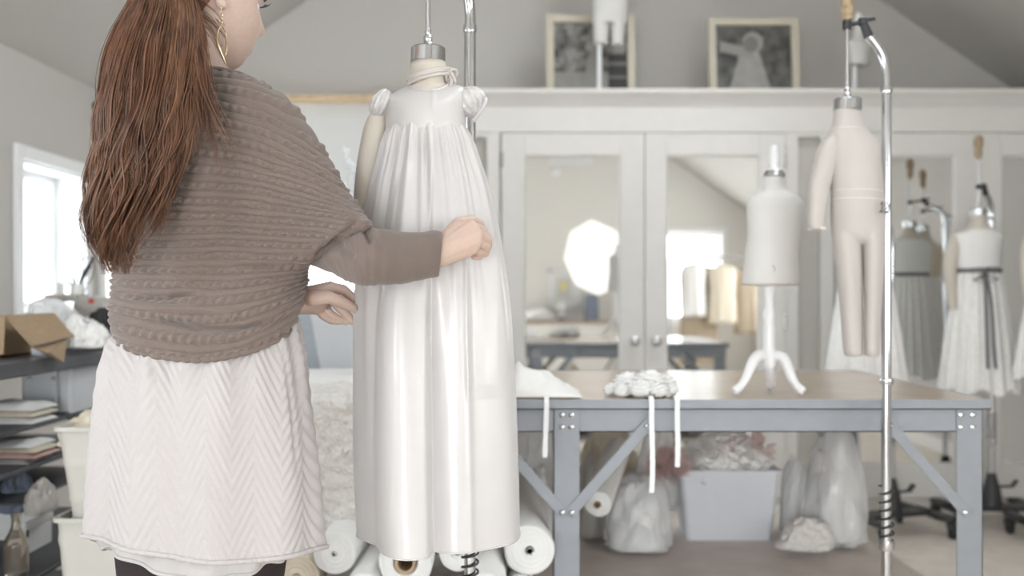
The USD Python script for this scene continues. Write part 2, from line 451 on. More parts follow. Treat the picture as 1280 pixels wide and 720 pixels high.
W1 = (3.84, 4.40, 0.93, 1.53)          # left wall, the window in view
W2 = (0.25, 1.65, 0.85, 1.85)          # left wall, nearer
D1 = (4.62, 5.02, 0.05, 1.78)          # left wall, glazed door in the corner
W3 = (-1.10, -0.66, 0.90, 1.32)        # back wall, low window
W4 = (1.20, 2.40, 0.72, 1.73)          # rear wall
W7 = (-1.65, -0.05, 0.10, 1.84)         # rear wall, left: unseen glazed opening, added for flat frontal light
W8 = (-1.40, 0.90, 0.70, 1.80)          # right wall, nearer end: unseen window, added to lighten under the table
struct('wall_left', wall_with_holes('x', XL - 0.16, 0.16, YR - 0.3, YB + 0.3, 0, EAVE, [W1, W2, D1]), 'wall_paint', smooth=False)
struct('wall_right', wall_with_holes('x', XR, 0.16, YR - 0.3, YB + 0.3, 0, EAVE, [W8]), 'wall_paint', smooth=False)
struct('wall_back', join(wall_with_holes('y', YB, 0.16, XL, XR, 0, EAVE, [W3]), gable(YB, 0.16)), 'wall_paint', smooth=False)
struct('wall_rear', join(wall_with_holes('y', YR - 0.16, 0.16, XL, XR, 0, EAVE, [W4, W7]), gable(YR - 0.16, 0.16)), 'wall_paint_lit', smooth=False)
def slope_slab(x0, z0, x1, z1):
    return hull([(x, y, z + t) for x, z in ((x0, z0), (x1, z1)) for y in (YR - 0.3, YB + 0.3) for t in (0, 0.14)])
def rz_(x): return RIDGE - SLOPE * (x - XM)
ADDED_ROOF = [(0.62, 1.42, 0.15, 1.45), (0.62, 1.42, 2.35, 3.65)]       # unseen roof windows added for light, right-hand slope: x0, x1, y0, y1
cl = [slope_slab(XL - 0.3, EAVE - 0.3 * SLOPE, XM, RIDGE)]
def piece(x0, x1, y0, y1): return hull([(x, y, rz_(x) + q) for x in (x0, x1) for y in (y0, y1) for q in (0, 0.14)])
cl += [piece(XM, ADDED_ROOF[0][0], YR - 0.3, YB + 0.3), piece(ADDED_ROOF[0][1], XR + 0.3, YR - 0.3, YB + 0.3)]
for p_, q_ in ((YR - 0.3, ADDED_ROOF[0][2]), (ADDED_ROOF[0][3], ADDED_ROOF[1][2]), (ADDED_ROOF[1][3], YB + 0.3)): cl.append(piece(ADDED_ROOF[0][0], ADDED_ROOF[0][1], p_, q_))
struct('ceiling', join(*cl), 'ceiling_paint', smooth=False)
for n_, (p_, q_, r_, s_) in enumerate(ADDED_ROOF):
    t = thing(f'window_{5 + n_}', ('added unseen roof window in the right-hand slope, nearer the camera', 'added unseen roof window in the right-hand slope over the work table')[n_], 'window', kind='structure')
    def sl(x0, x1, y0, y1, a, b): return hull([(x, y, rz_(x) + q) for x in (x0, x1) for y in (y0, y1) for q in (a, b)])
    e_ = 0.05
    obj('window_frame', join(sl(p_, p_ + e_, r_, s_, -0.015, 0.15), sl(q_ - e_, q_, r_, s_, -0.015, 0.15), sl(p_ + e_, q_ - e_, r_, r_ + e_, -0.015, 0.15), sl(p_ + e_, q_ - e_, s_ - e_, s_, -0.015, 0.15)), 'window_white', t, smooth=False)
    obj('window_pane', sl(p_ + e_, q_ - e_, r_ + e_, s_ - e_, 0.10, 0.104), 'pane', t, smooth=False)

def window(n, axis, at, out, a0, a1, z0, z1, label, cas=0.055, rail=None):
    """Casing on the room side, sash with a mullion and a pane at the outer face."""
    t = thing(f'window_{n}', label, 'window', kind='structure')
    def P(a, d, z): return (at + out * d, a, z) if axis == 'x' else (a, at + out * d, z)
    def b(a, d, z, bev=0.003): return box(P(a[0], d[0], z[0]), P(a[1], d[1], z[1]), bev)
    c = cas
    obj('window_casing', join(b((a0 - c, a0), (-0.02, 0.0), (z0 - c, z1 + c)), b((a1, a1 + c), (-0.02, 0.0), (z0 - c, z1 + c)),
                              b((a0, a1), (-0.02, 0.0), (z1, z1 + c)), b((a0, a1), (-0.03, 0.0), (z0 - c, z0))), 'window_white', t)
    g = 0.012
    obj('window_reveal', join(b((a0, a0 + g), (0, 0.155), (z0, z1), 0), b((a1 - g, a1), (0, 0.155), (z0, z1), 0), b((a0 + g, a1 - g), (0, 0.155), (z1 - g, z1), 0), b((a0 + g, a1 - g), (-0.02, 0.155), (z0, z0 + g), 0)), 'window_white', t)
    s = 0.035
    ms = [b((a0 + g, a0 + g + s), (0.11, 0.15), (z0 + g, z1 - g)), b((a1 - g - s, a1 - g), (0.11, 0.15), (z0 + g, z1 - g)),
          b((a0 + g + s, a1 - g - s), (0.11, 0.15), (z1 - g - s, z1 - g)), b((a0 + g + s, a1 - g - s), (0.11, 0.15), (z0 + g, z0 + g + s))]
    if rail: ms.append(b((a0 + g + s, a1 - g - s), (0.115, 0.125), (rail - 0.015, rail + 0.015)))
    obj('window_sash', join(*ms), 'window_white', t)
    obj('window_pane', b((a0 + g + s, a1 - g - s), (0.128, 0.132), (z0 + g + s, z1 - g - s), 0), 'pane', t, smooth=False)
    return t
window(1, 'x', XL, -1, *W1, 'small deep white-cased window in the left wall above the cluttered counter')
window(2, 'x', XL, -1, *W2, 'wide white-cased window in the left wall, nearer end of the room')
window(3, 'y', YB, 1, *W3, 'low bright window in the back wall, glimpsed under the reaching arm')
window(4, 'y', YR, -1, *W4, 'large bright window behind the clothes forms, seen in the wardrobe mirrors', rail=1.25)
window(7, 'y', YR, -1, *W7, 'added unseen glazed opening in the left half of the rear wall', rail=0.95)
window(8, 'x', XR, 1, *W8, 'added unseen wide window in the right wall at the nearer end')
# glazed door in the far left corner
t = thing('door_1', 'white glazed door in the far left corner beside the ponytail', 'door', kind='structure')
a0, a1, z0, z1 = D1
obj('door_casing', join(box((XL, a0 - 0.06, 0), (XL + 0.02, a0, z1 + 0.06)), box((XL, a1, 0), (XL + 0.02, a1 + 0.06, z1 + 0.06)), box((XL, a0, z1), (XL + 0.02, a1, z1 + 0.06))), 'window_white', t)
obj('door_leaf', join(box((XL - 0.10, a0, 0.05), (XL - 0.06, a0 + 0.06, z1)), box((XL - 0.10, a1 - 0.06, 0.05), (XL - 0.06, a1, z1)), box((XL - 0.10, a0, z1 - 0.08), (XL - 0.06, a1, z1)), box((XL - 0.10, a0, 0.05), (XL - 0.06, a1, 0.20))), 'window_white', t)
obj('door_pane', box((XL - 0.083, a0 + 0.06, 0.20), (XL - 0.077, a1 - 0.06, z1 - 0.08), 0), 'pane', t, smooth=False)
obj('smoke_alarm_box', join(box((XL, 4.50, z1 + 0.065), (XL + 0.05, 4.60, z1 + 0.10), 0.008)), 'black_metal', label='small dark box on the wall above the corner door casing', cat='box')

# shelf rail and pinboard on the back wall left of the wardrobe
struct('trim_1', box((-1.75, YB - 0.10, 1.985), (-0.25, YB, 2.012), 0.003), 'pine_wood', label='narrow pine ledge along the grey back wall')
struct('wall_panel', join(box((-1.75, YB - 0.012, 1.38), (-0.27, YB, 1.985), 0.002)), 'pinboard', label='pale grey wall panel under the pine ledge')
struct('baseboard_left', box((XL, YR, 0), (XL + 0.015, 4.55, 0.09), 0.003), 'trim_white')
struct('baseboard_right', box((XR - 0.015, YR + 0.02, 0), (XR, 4.5, 0.09), 0.003), 'trim_white')
struct('baseboard_rear', box((0.05, YR, 0), (XR - 0.02, YR + 0.015, 0.09), 0.003), 'trim_white')

# ------------------------------------------------------------------ mirrored wardrobe
WY = 4.55                                # plane of the door faces
def wx(px): return (px - 640) * WY / F
def wz(py): return CZ + (HY - py) * WY / F
wl, wr = -0.30, 2.735
t = thing('wardrobe', 'long white built-in wardrobe with mirrored doors along the back wall', 'wardrobe', (1.2, 4.8, 0))
Z166, Z136, Z113 = wz(166), wz(136), wz(113)
obj('body', join(box((wl, WY + 0.03, 0.0), (wr, YB - 0.005, 1.915), 0.004)), 'recess_panel', t)
obj('frieze', box((wl, WY - 0.012, Z166), (wr, WY + 0.03, Z136), 0.002), 'trim_white', t)
# cornice: a stepped and coved profile run along the front
prof = [(0.0, Z136 - 0.004), (-0.022, Z136 - 0.004), (-0.024, Z136 + 0.012), (-0.034, Z136 + 0.022), (-0.05, Z136 + 0.045), (-0.068, Z113 - 0.028), (-0.072, Z113 - 0.022), (-0.085, Z113 - 0.022), (-0.088, Z113 - 0.012), (-0.085, Z113 - 0.002), (0.0, Z113 - 0.002)]
pp = np.array(prof)
P = np.stack([np.stack([np.full(len(pp), x), WY + pp[:, 0] + 0.03, pp[:, 1]], -1) for x in (wl - 0.03, wr)])
obj('cornice', rings(P), 'trim_white', t, smooth=25)
obj('top_board', box((wl, WY, Z113 - 0.022), (wr, YB - 0.004, Z113 - 0.003), 0.002), 'trim_white', t)
obj('plinth', box((wl, WY - 0.005, 0.0), (wr, WY + 0.03, 0.075), 0.003), 'trim_white', t)
# posts with a sunk panel between the pairs of doors
for c in (594.5, 1011.5):
    x0, x1, xa, xb = wx(c - 30.5), wx(c + 30.5), wx(c - 14), wx(c + 14)
    x0 = max(x0, wl)
    post = obj('post', join(box((x0, WY - 0.008, 0.075), (xa, WY + 0.03, Z166)), box((xb, WY - 0.008, 0.075), (x1, WY + 0.03, Z166)),
             box((xa, WY - 0.008, Z166 - 0.02), (xb, WY + 0.03, Z166)), box((xa, WY - 0.008, 0.075), (xb, WY + 0.03, 0.14))), 'trim_white', t)
# the doors
def wardrobe_door(x0, x1, m0, m1, hinge_left):
    zt, zb, mt, mb = Z166 - 0.004, 0.08, wz(195), wz(580)
    d = obj('door', join(box((x0, WY - 0.02, zb), (m0, WY + 0.012, zt)), box((m1, WY - 0.02, zb), (x1, WY + 0.012, zt)),
                         box((m0, WY - 0.02, mt), (m1, WY + 0.012, zt)), box((m0, WY - 0.02, zb), (m1, WY + 0.012, mb)),
                         box((m0, WY - 0.004, mb), (m1, WY + 0.012, mt), 0)), 'trim_white', t, smooth=False)
    obj('mirror', box((m0 + 0.001, WY - 0.009, mb + 0.001), (m1 - 0.001, WY - 0.005, mt - 0.001), 0), 'mirror', d, smooth=False)
    bead = 0.008
    obj('bead', join(box((m0, WY - 0.016, mb), (m0 + bead, WY - 0.005, mt)), box((m1 - bead, WY - 0.016, mb), (m1, WY - 0.005, mt)), box((m0, WY - 0.016, mt - bead), (m1, WY - 0.005, mt)), box((m0, WY - 0.016, mb), (m1, WY - 0.005, mb + bead))), 'trim_white', d)
    kx = x1 - 0.048 if hinge_left else x0 + 0.048
    obj('knob', lathe([(0.0, 0.0), (0.017, 0.0), (0.017, -0.004), (0.008, -0.008), (0.007, -0.022), (0.017, -0.030), (0.024, -0.040), (0.022, -0.050), (0.012, -0.056), (0, -0.057)], (kx, WY - 0.02, wz(426)), 20, 'y'), 'brushed_steel', d, label='round brushed metal knob')
    hx = x0 + 0.002 if hinge_left else x1 - 0.002
    for hz in (0.42, wz(402), 1.62):
        obj('hinge', tube([(hx, WY - 0.024, hz - 0.035), (hx, WY - 0.024, hz + 0.035)], 0.006, 8), 'brushed_steel', d, label='small metal hinge')
G = 0.003
for k in (0, 417):
    wardrobe_door(wx(626 + k) + G, wx(805 + k) - G / 2, wx(655 + k), wx(775 + k), True)
    e = wx(981 + k) - G
    wardrobe_door(wx(805 + k) + G / 2, min(e, wr - 0.01), wx(832 + k), min(wx(948 + k), wr - 0.13), False)

# ------------------------------------------------------------------ on top of the wardrobe
TOPZ = Z113 - 0.003
def photo_frame(px0, px1, py0, label, seed, figure):
    y = 4.78
    x0, x1 = (px0 - 640) * y / F, (px1 - 640) * y / F
    zt = CZ + (HY - py0) * y / F
    h, w, b = zt - TOPZ, x1 - x0, 0.036
    t = thing('picture_frame', label, 'picture frame', ((x0 + x1) / 2, y, TOPZ))
    lean = 0.10
    def pt(a, d, z):     # a across, d out of the picture, z up the leaning frame
        return (x0 + a, y - d + lean * z, TOPZ + z)
    def slab(a0, a1, d0, d1, z0, z1): return hull([pt(a, d, z) for a in (a0, a1) for d in (d0, d1) for z in (z0, z1)])
    obj('frame', join(slab(0, b, 0, 0.025, 0, h), slab(w - b, w, 0, 0.025, 0, h), slab(b, w - b, 0, 0.025, h - b, h), slab(b, w - b, 0, 0.025, 0, b)), 'frame_cream', t, smooth=False)
    n, m = 60, 56
    g = np.stack(np.meshgrid(np.linspace(0, 1, n), np.linspace(0, 1, m), indexing='ij'), -1)
    Pn = np.array([[pt(b + u * (w - 2 * b), 0.008, b + q * (h - 2 * b)) for q in np.linspace(0, 1, m)] for u in np.linspace(0, 1, n)])
    nz = meshkit.fbm(np.stack([g[..., 0] * 9, g[..., 1] * 9, np.full((n, m), seed * 3.1)], -1), 4, seed)
    tone = figure(g[..., 0], g[..., 1], nz)
    col = tone[..., None] * np.array([1.0, 0.96, 0.90])
    front = rings(Pn, False, False, close=False)
    obj('photograph', front, 'photo_print', t, smooth=False, colors=col.reshape(-1, 3))
    obj('backing', slab(b * 0.5, w - b * 0.5, -0.004, 0.006, b * 0.5, h - b * 0.5), 'card', t, smooth=False)
def garden(u, v, n):
    tone = 0.06 + 0.30 * np.clip((n - 0.35) * 2.6, 0, 1)
    tone = np.where(v < 0.3, 0.20 + 0.14 * n, tone)
    tone = np.where((u > 0.74) & (v < 0.55), 0.035 + 0.12 * (np.sin(v * 34) > 0.7), tone)
    body = ((u - 0.55) / (0.10 + 0.10 * (0.6 - v).clip(0))) ** 2 + ((v - 0.28) / 0.34) ** 2 < 1
    head = ((u - 0.50) / 0.065) ** 2 + ((v - 0.66) / 0.075) ** 2 < 1
    return np.where(head, 0.36, np.where(body, 0.25 + 0.10 * n, tone))
def portrait(u, v, n):
    tone = 0.045 + 0.14 * np.clip((n - 0.3) * 2, 0, 1)
    body = (np.abs(u - 0.45) < 0.12 + 0.28 * (0.62 - v).clip(0)) & (v < 0.66)
    arm = (np.abs(v - 0.66 + 0.25 * (u - 0.2)) < 0.075) & (u > 0.06) & (u < 0.5)
    head = ((u - 0.47) / 0.10) ** 2 + ((v - 0.72) / 0.12) ** 2 < 1
    cap = ((u - 0.50) / 0.14) ** 2 + ((v - 0.76) / 0.15) ** 2 < 1
    tone = np.where(body, 0.34 + 0.14 * (n - 0.5), tone)
    tone = np.where(arm, 0.30, tone); tone = np.where(cap, 0.32, tone)
    return np.where(head, 0.17 + 0.05 * n, tone)
photo_frame(683, 794, 17, 'cream-framed black-and-white garden photograph on the wardrobe, behind the legged form', 3, garden)
photo_frame(886, 999, 21, 'cream-framed black-and-white portrait photograph leaning alone on the wardrobe top', 8, portrait)

# white infant form with legs, on a pole
y = 4.66
t = thing('display_form', 'white infant body form with leg stubs on a pole, atop the wardrobe', 'dress form', (W(749, 112, y)[0], y, TOPZ))
obj('pole', tube([(W(749, 0, y)[0], y, TOPZ + 0.01), (W(749, 0, y)[0], y, W(0, 45, y)[2])], 0.0115, 12), 'wood_white', t)
obj('base', lathe([(0, 0), (0.075, 0), (0.075, 0.008), (0.02, 0.018), (0.0125, 0.03), (0, 0.03)], (W(749, 0, y)[0], y, TOPZ), 28), 'wood_white', t)
rows = [srow(0, 750, 774, -120, y, 0.03), srow(.1, 750, 774, -100, y, 0.035), srow(.2, 738, 788, -84, y, 0.05), srow(.45, 740, 786, -40, y, .055), srow(.7, 741, 785, 0, y, .06), srow(1, 742, 782, 30, y, .05)]
P = pillow(rows, 20, 24)[0]
m = rings(P)
for L, R, b in (((741, 762), (742, 760), 55), ((763, 782), (764, 780), 57)):
    m = join(m, rings(pillow([srow(0, L[0], L[1], 22, y, .045), srow(1, R[0], R[1], b, y, .034)], 12, 6)[0]))
obj('body', m, 'form_white', t)
# small bust on a pole
y = 4.70
t = thing('bust_form', 'small white bust form on a pole atop the wardrobe, behind the hanging toddler form', 'dress form', (W(1069, 0, y)[0], y, TOPZ))
x = W(1068, 0, y)[0]
obj('pole', tube([(x, y, TOPZ + 0.01), (x, y, W(0, 75, y)[2])], 0.011, 12), 'wood_white', t)
obj('base', lathe([(0, 0), (0.07, 0), (0.07, 0.008), (0.02, 0.018), (0.0125, 0.03), (0, 0.03)], (x, y, TOPZ), 28), 'wood_white', t)
rows = [srow(0, 1066, 1080, 40, y, .025), srow(.15, 1065, 1081, 48, y, .03), srow(.3, 1058, 1088, 54, y, .045), srow(.7, 1059, 1087, 70, y, .05), srow(.95, 1060, 1086, 80, y, .05), srow(1, 1062, 1084, 82, y, .045)]
obj('body', rings(pillow(rows, 18, 20)[0]), 'form_white', t)
obj('finial', lathe([(0, 0), (0.022, 0), (0.022, 0.01), (0.012, 0.02), (0.018, 0.05), (0.015, 0.08), (0, 0.095)], W(1073, 40, y), 16), 'wood_white', t)

# ------------------------------------------------------------------ steel work table
TZ, TF, TB, TL, TR = 0.7366, 2.52, 3.52, -0.78, 1.215
t = thing('work_table', 'grey steel work table with brown hardboard top and lower shelf', 'table', (0.2, 3.0, 0))
obj('tabletop', box((TL, TF + 0.004, TZ - 0.012), (TR, TB - 0.004, TZ), 0.002), 'hardboard', t)
z1, z2 = TZ - 0.0243, TZ - 0.083
for y0, s in ((TF, 1), (TB, -1)):
    obj('edge_rail', join(box((TL, y0, z1), (TR, y0 + s * 0.004, TZ + 0.001), 0.001), box((TL, y0, z1), (TR, y0 + s * 0.03, z1 + 0.004), 0.001)), 'table_metal', t)
    obj('apron', join(box((TL + 0.02, y0 + s * 0.012, z2), (TR - 0.015, y0 + s * 0.016, z1), 0.001), box((TL + 0.02, y0 + s * 0.012, z2), (TR - 0.015, y0 + s * 0.04, z2 + 0.004), 0.001)), 'table_metal', t)
for x0, s in ((TL, 1), (TR, -1)):
    obj('edge_rail', box((x0, TF + 0.004, z1), (x0 + s * 0.004, TB - 0.004, TZ + 0.001), 0.001), 'table_metal', t)
    obj('apron', box((x0 + s * 0.02, TF + 0.02, z2), (x0 + s * 0.024, TB - 0.02, z1), 0.001), 'table_metal', t)
LEGX = (-0.72, 0.1385, 1.163)
lw = 0.033
def bolt(x, y0, z, s, parent):
    obj('bolt', lathe([(0, 0), (0.0075, 0), (0.0068, -s * 0.003), (0.003, -s * 0.005), (0, -s * 0.0052)], (x, y0, z), 10, 'y'), 'chrome', parent)
for lx in LEGX:
    for y0, s in ((TF, 1), (TB, -1)):
        e = -1 if lx > 1 else 1
        leg = obj('leg', join(box((lx - lw, y0 + s * 0.008, 0.0), (lx + lw, y0 + s * 0.0115, z1), 0.001),
                        box((lx - lw if e > 0 else lx + lw - 0.0035, y0 + s * 0.008, 0.0), ((lx - lw + 0.0035) if e > 0 else lx + lw, y0 + s * 0.075, z1), 0.001),
                        box((lx - lw - 0.012, y0 + s * 0.004, 0.0), (lx + lw + 0.012, y0 + s * 0.09, 0.005), 0.001)), 'table_metal', t)
        for dx in (-0.012, 0.012) if lx < 1 else (-0.022, 0.008):
            for dz in (0.014, 0.045):
                bolt(lx + dx, y0 + s * 0.008, z1 - dz, s, leg)
        for d in (-1, 1):
            if (lx < -0.5 and d < 0) or (lx > 1 and d > 0): continue
            zl, zh, run = 0.445, z2 + 0.03, 0.215
            a = np.array([lx + d * 0.005, y0 + s * (0.0045 if d > 0 else 0.006), zl]); b = np.array([lx + d * run, a[1], zh])
            obj('brace', bar(a, b, 0.0025, 0.028, up=(-d * 0.7, 0, 0.7)), 'table_metal', t)
            bolt(lx + d * 0.012, y0 + s * 0.003, zl + 0.006, s, leg)
            bolt(lx + d * (run - 0.012), y0 + s * 0.003, zh - 0.012, s, leg)
    obj('cross_rail', box((lx - 0.015, TF + 0.05, 0.165), (lx + 0.015, TB - 0.05, 0.178), 0.001), 'table_metal', t)
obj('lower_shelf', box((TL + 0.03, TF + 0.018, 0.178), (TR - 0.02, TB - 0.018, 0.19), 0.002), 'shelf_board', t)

# ------------------------------------------------------------------ the woman
PY = 1.76
person = thing('person', 'woman with a long auburn ponytail in taupe cable-knit shrug and white tunic, reaching out', 'person', (-0.53, 1.77, 0))
FD = np.array([0.74, 0.673, 0.0]); FD /= np.linalg.norm(FD)      # where she faces
RT = np.array([FD[1], -FD[0], 0.0])
pit = math.radians(-2)
FWD = FD * math.cos(pit) + np.array([0, 0, math.sin(pit)])
UPV = np.cross(RT, FWD)
HC = np.array([(261 - 640) * 1.75 / F, 1.75, 1.517])
def head_world(q): return HC + q[:, :1] * RT + q[:, 1:2] * FWD + q[:, 2:3] * UPV
def head_shape(d, grow=0.0):
    """Unit directions (x right, y forward, z up) -> head surface."""
    x, y, z = d[:, 0], d[:, 1], d[:, 2]
    t = np.clip(-z, 0, 1)
    p = np.stack([x * 0.074, y * 0.093, z * np.where(z < 0, 0.121, 0.115)], 1)
    p[:, 0] *= 1 - 0.25 * t ** 1.6
    p[:, 1] += np.where(y < 0, 0.055 * t ** 1.2 * np.minimum(1, -y * 1.4), 0.012 * t ** 1.5 * np.maximum(y, 0))
    p[:, 2] = np.where((z < 0) & (y > 0), p[:, 2] * (1 + 0.03 * y), p[:, 2])
    fr = np.clip(y, 0, 1)
    def g(cx, cz, sx, sz): return np.exp(-((p[:, 0] - cx) / sx) ** 2 - ((p[:, 2] - cz) / sz) ** 2) * (fr > 0.05) * np.minimum(1, fr * 2.5)
    b = 0.013 * g(0, -0.032, 0.013, 0.012) + 0.009 * g(0, -0.016, 0.011, 0.022) - 0.009 * g(0.031, 0.002, 0.016, 0.011) - 0.009 * g(-0.031, 0.002, 0.016, 0.011)
    b += 0.004 * g(0.03, 0.020, 0.026, 0.008) + 0.004 * g(-0.03, 0.020, 0.026, 0.008)
    b += 0.0065 * g(0, -0.061, 0.020, 0.005) + 0.0065 * g(0, -0.074, 0.017, 0.006) - 0.002 * g(0, -0.0675, 0.022, 0.003)
    b += 0.007 * g(0, -0.103, 0.020, 0.012) + 0.004 * g(0.045, -0.03, 0.02, 0.02) + 0.004 * g(-0.045, -0.03, 0.02, 0.02)
    p[:, 1] += b
    return p * (1 + grow)
m = m3.Manifold.sphere(1.0, 120)
head = m.warp_batch(lambda v: head_world(head_shape(v / (np.linalg.norm(v, axis=1, keepdims=True) + 1e-9))))
parts = [head]
def hw(x, y, z): return head_world(np.array([[x, y, z]]))[0]
for s in (1, -1):          # ears: helix, lobe and bowl
    e = [hw(s * 0.073, -0.018, 0.022), hw(s * 0.083, -0.030, 0.026), hw(s * 0.085, -0.036, 0.008), hw(s * 0.083, -0.026, -0.012), hw(s * 0.081, -0.015, -0.027)]
    parts += chain(e, [0.006, 0.0065, 0.007, 0.007, 0.0088], 14)
    parts.append(m3.Manifold.batch_hull([sphere(hw(s * 0.070, -0.014, 0.014), 0.006, 12), sphere(hw(s * 0.078, -0.026, 0.016), 0.003, 12), sphere(hw(s * 0.073, -0.016, -0.016), 0.006, 12)]))
nb = np.array([(258 - 640) * 1.78 / F, 1.785, 1.37])        # base of the neck
parts += chain([hw(0, -0.035, -0.02), hw(0, -0.030, -0.09), nb], [0.054, 0.048, 0.052], 32)
sr = W(338, 158, 1.765); sl = W(205, 160, 1.80)              # shoulders
chest = (sr + sl) / 2
parts.append(m3.Manifold.batch_hull([sphere(sr + [-0.02, 0.01, -0.01], 0.035), sphere(sl + [0.02, 0, -0.01], 0.035), sphere(nb - [0, 0, 0.02], 0.045)]))
parts.append(m3.Manifold.batch_hull([sphere(sr + [-0.06, 0.02, -0.03], 0.05), sphere(sl + [0.04, 0, -0.03], 0.05), sphere((-0.57, 1.78, 1.08), 0.08), sphere((-0.51, 1.78, 1.08), 0.08)]))
parts.append(m3.Manifold.batch_hull([sphere((-0.57, 1.78, 1.08), 0.08), sphere((-0.51, 1.78, 1.08), 0.08), sphere((-0.60, 1.775, 0.86), 0.09), sphere((-0.50, 1.775, 0.86), 0.09)]))
el_r, wr_r = W(440, 314, 1.685), W(545, 318, 1.70)
parts += chain([sr, el_r, wr_r], [0.034, 0.022, 0.022])
el_l, wr_l = W(292, 322, 1.93), W(371, 377, 1.805)
parts += chain([sl, el_l, wr_l], [0.044, 0.036, 0.0235])
# right hand, closed on the gown
def hand(wrist, rw, mcp, fingers, thumb, web):
    out = []
    out.append(m3.Manifold.batch_hull([sphere(wrist, rw * 0.93)] + [sphere(p, 0.0125) for p in mcp]))
    out.append(m3.Manifold.batch_hull([sphere(wrist, rw * 0.86), sphere(web, 0.014), sphere(mcp[0], 0.0115)]))
    for pts, r in fingers: out += chain(pts, r, 16)
    out += chain(*thumb, 16)
    return out
mr = [W(588, 283, 1.712), W(595, 291, 1.708), W(595, 301, 1.708), W(590, 310, 1.712)]
fr_ = [([mr[0], W(604, 289, 1.732), W(605, 298, 1.748), W(598, 303, 1.752)], [0.0105, 0.0092, 0.0085, 0.0075]),
       ([mr[1], W(609, 298, 1.730), W(609, 308, 1.748), W(601, 312, 1.752)], [0.0108, 0.0095, 0.0086, 0.0076]),
       ([mr[2], W(608, 307, 1.730), W(606, 316, 1.746), W(598, 318, 1.750)], [0.0102, 0.009, 0.0082, 0.0072]),
       ([mr[3], W(601, 315, 1.732), W(600, 320, 1.744), W(593, 321, 1.748)], [0.0092, 0.008, 0.0072, 0.0064])]
parts += hand(wr_r, 0.026, mr, fr_, ([W(560, 297, 1.705), W(574, 279, 1.722), W(590, 276, 1.740), W(600, 281, 1.750)], [0.0150, 0.0115, 0.0098, 0.0082]), W(572, 285, 1.715))
# left hand, pinching the edge of the skirt
ml = [W(413, 360, 1.835), W(409, 366, 1.850), W(403, 377, 1.855), W(397, 385, 1.852)]
fl_ = [([ml[0], W(429, 362, 1.850), W(438, 370, 1.862), W(444, 378, 1.868)], [0.0112, 0.0096, 0.0086, 0.0076]),
       ([ml[1], W(421, 381, 1.862), W(433, 393, 1.868), W(441, 402, 1.868)], [0.0108, 0.0094, 0.0085, 0.0074]),
       ([ml[2], W(411, 392, 1.862), W(424, 400, 1.866), W(433, 402, 1.866)], [0.0100, 0.0088, 0.0080, 0.0070]),
       ([ml[3], W(404, 395, 1.858), W(415, 401, 1.862), W(424, 402, 1.862)], [0.0090, 0.0079, 0.0072, 0.0064])]
tl = [W(389, 372, 1.797), W(411, 371, 1.805), W(429, 378, 1.825), W(443, 386, 1.850)]
parts += hand(wr_l, 0.025, ml, fl_, (tl, [0.0160, 0.0122, 0.0104, 0.0086]), W(398, 366, 1.82))
# legs and feet
for x, k in ((-0.618, 0), (-0.478, 1)):
    parts += chain([(x * 0.9 - 0.055, 1.78, 0.84), (x, 1.76, 0.48), (x, 1.79, 0.09)], [0.075, 0.052, 0.036])
    parts += chain([(x, 1.79, 0.06), (x + 0.05, 1.93, 0.03)], [0.034, 0.024])
obj('body', skin(parts, 0.0042, 9), 'skin', person)

# nails, ring, eyes, lips
def nail(tip, back, up, r, w=0.0060, l=0.0068):
    d = tip - back; d /= np.linalg.norm(d); up = up - d * (up @ d); up /= np.linalg.norm(up); s = np.cross(d, up)
    c = tip + d * r * 0.35 + up * r * 0.88
    v, f = ball((0, 0, 0), (1, 1, 1), 2)
    v = c + v[:, :1] * d * l + v[:, 1:2] * s * w + v[:, 2:] * up * 0.0022
    obj('nail', (v, f), 'nail_polish', person, label='grey-green painted fingernail')
UPZ = np.array([0, -0.75, 0.65])
nail(tl[3], tl[2], np.array([0.35, -0.8, 0.5]), 0.0086, w=0.0068, l=0.0085)
nail(fl_[0][0][3], fl_[0][0][2], np.array([0.5, -0.3, 0.6]), 0.0076)
for fgr in fr_[:2]: nail(fgr[0][3], fgr[0][2], np.array([0.3, 0.9, 0.1]), 0.0075)
a_, b_ = ml[2], fl_[2][0][1]
c_ = a_ * 0.45 + b_ * 0.55; dd = (b_ - a_) / np.linalg.norm(b_ - a_)
th = np.linspace(0, 2 * PI, 28, endpoint=False)
e1 = np.cross(dd, [0, 0, 1]); e1 /= np.linalg.norm(e1); e2 = np.cross(dd, e1)
ringp = np.array([c_ + 0.0104 * (np.cos(q) * e1 + np.sin(q) * e2) for q in np.r_[th, th[:1]]])
rg = obj('ring', tube(ringp, 0.0013, 8, False), 'brushed_steel', person, label='thin silver finger ring with a dark stone')
gd = np.array([0.2, -0.85, 0.5]); gd -= dd * (gd @ dd); gd /= np.linalg.norm(gd)
obj('stone', ball(c_ + gd * 0.0125, (0.0034, 0.0034, 0.003), 2), 'nail_polish', rg, label='dark ring stone')
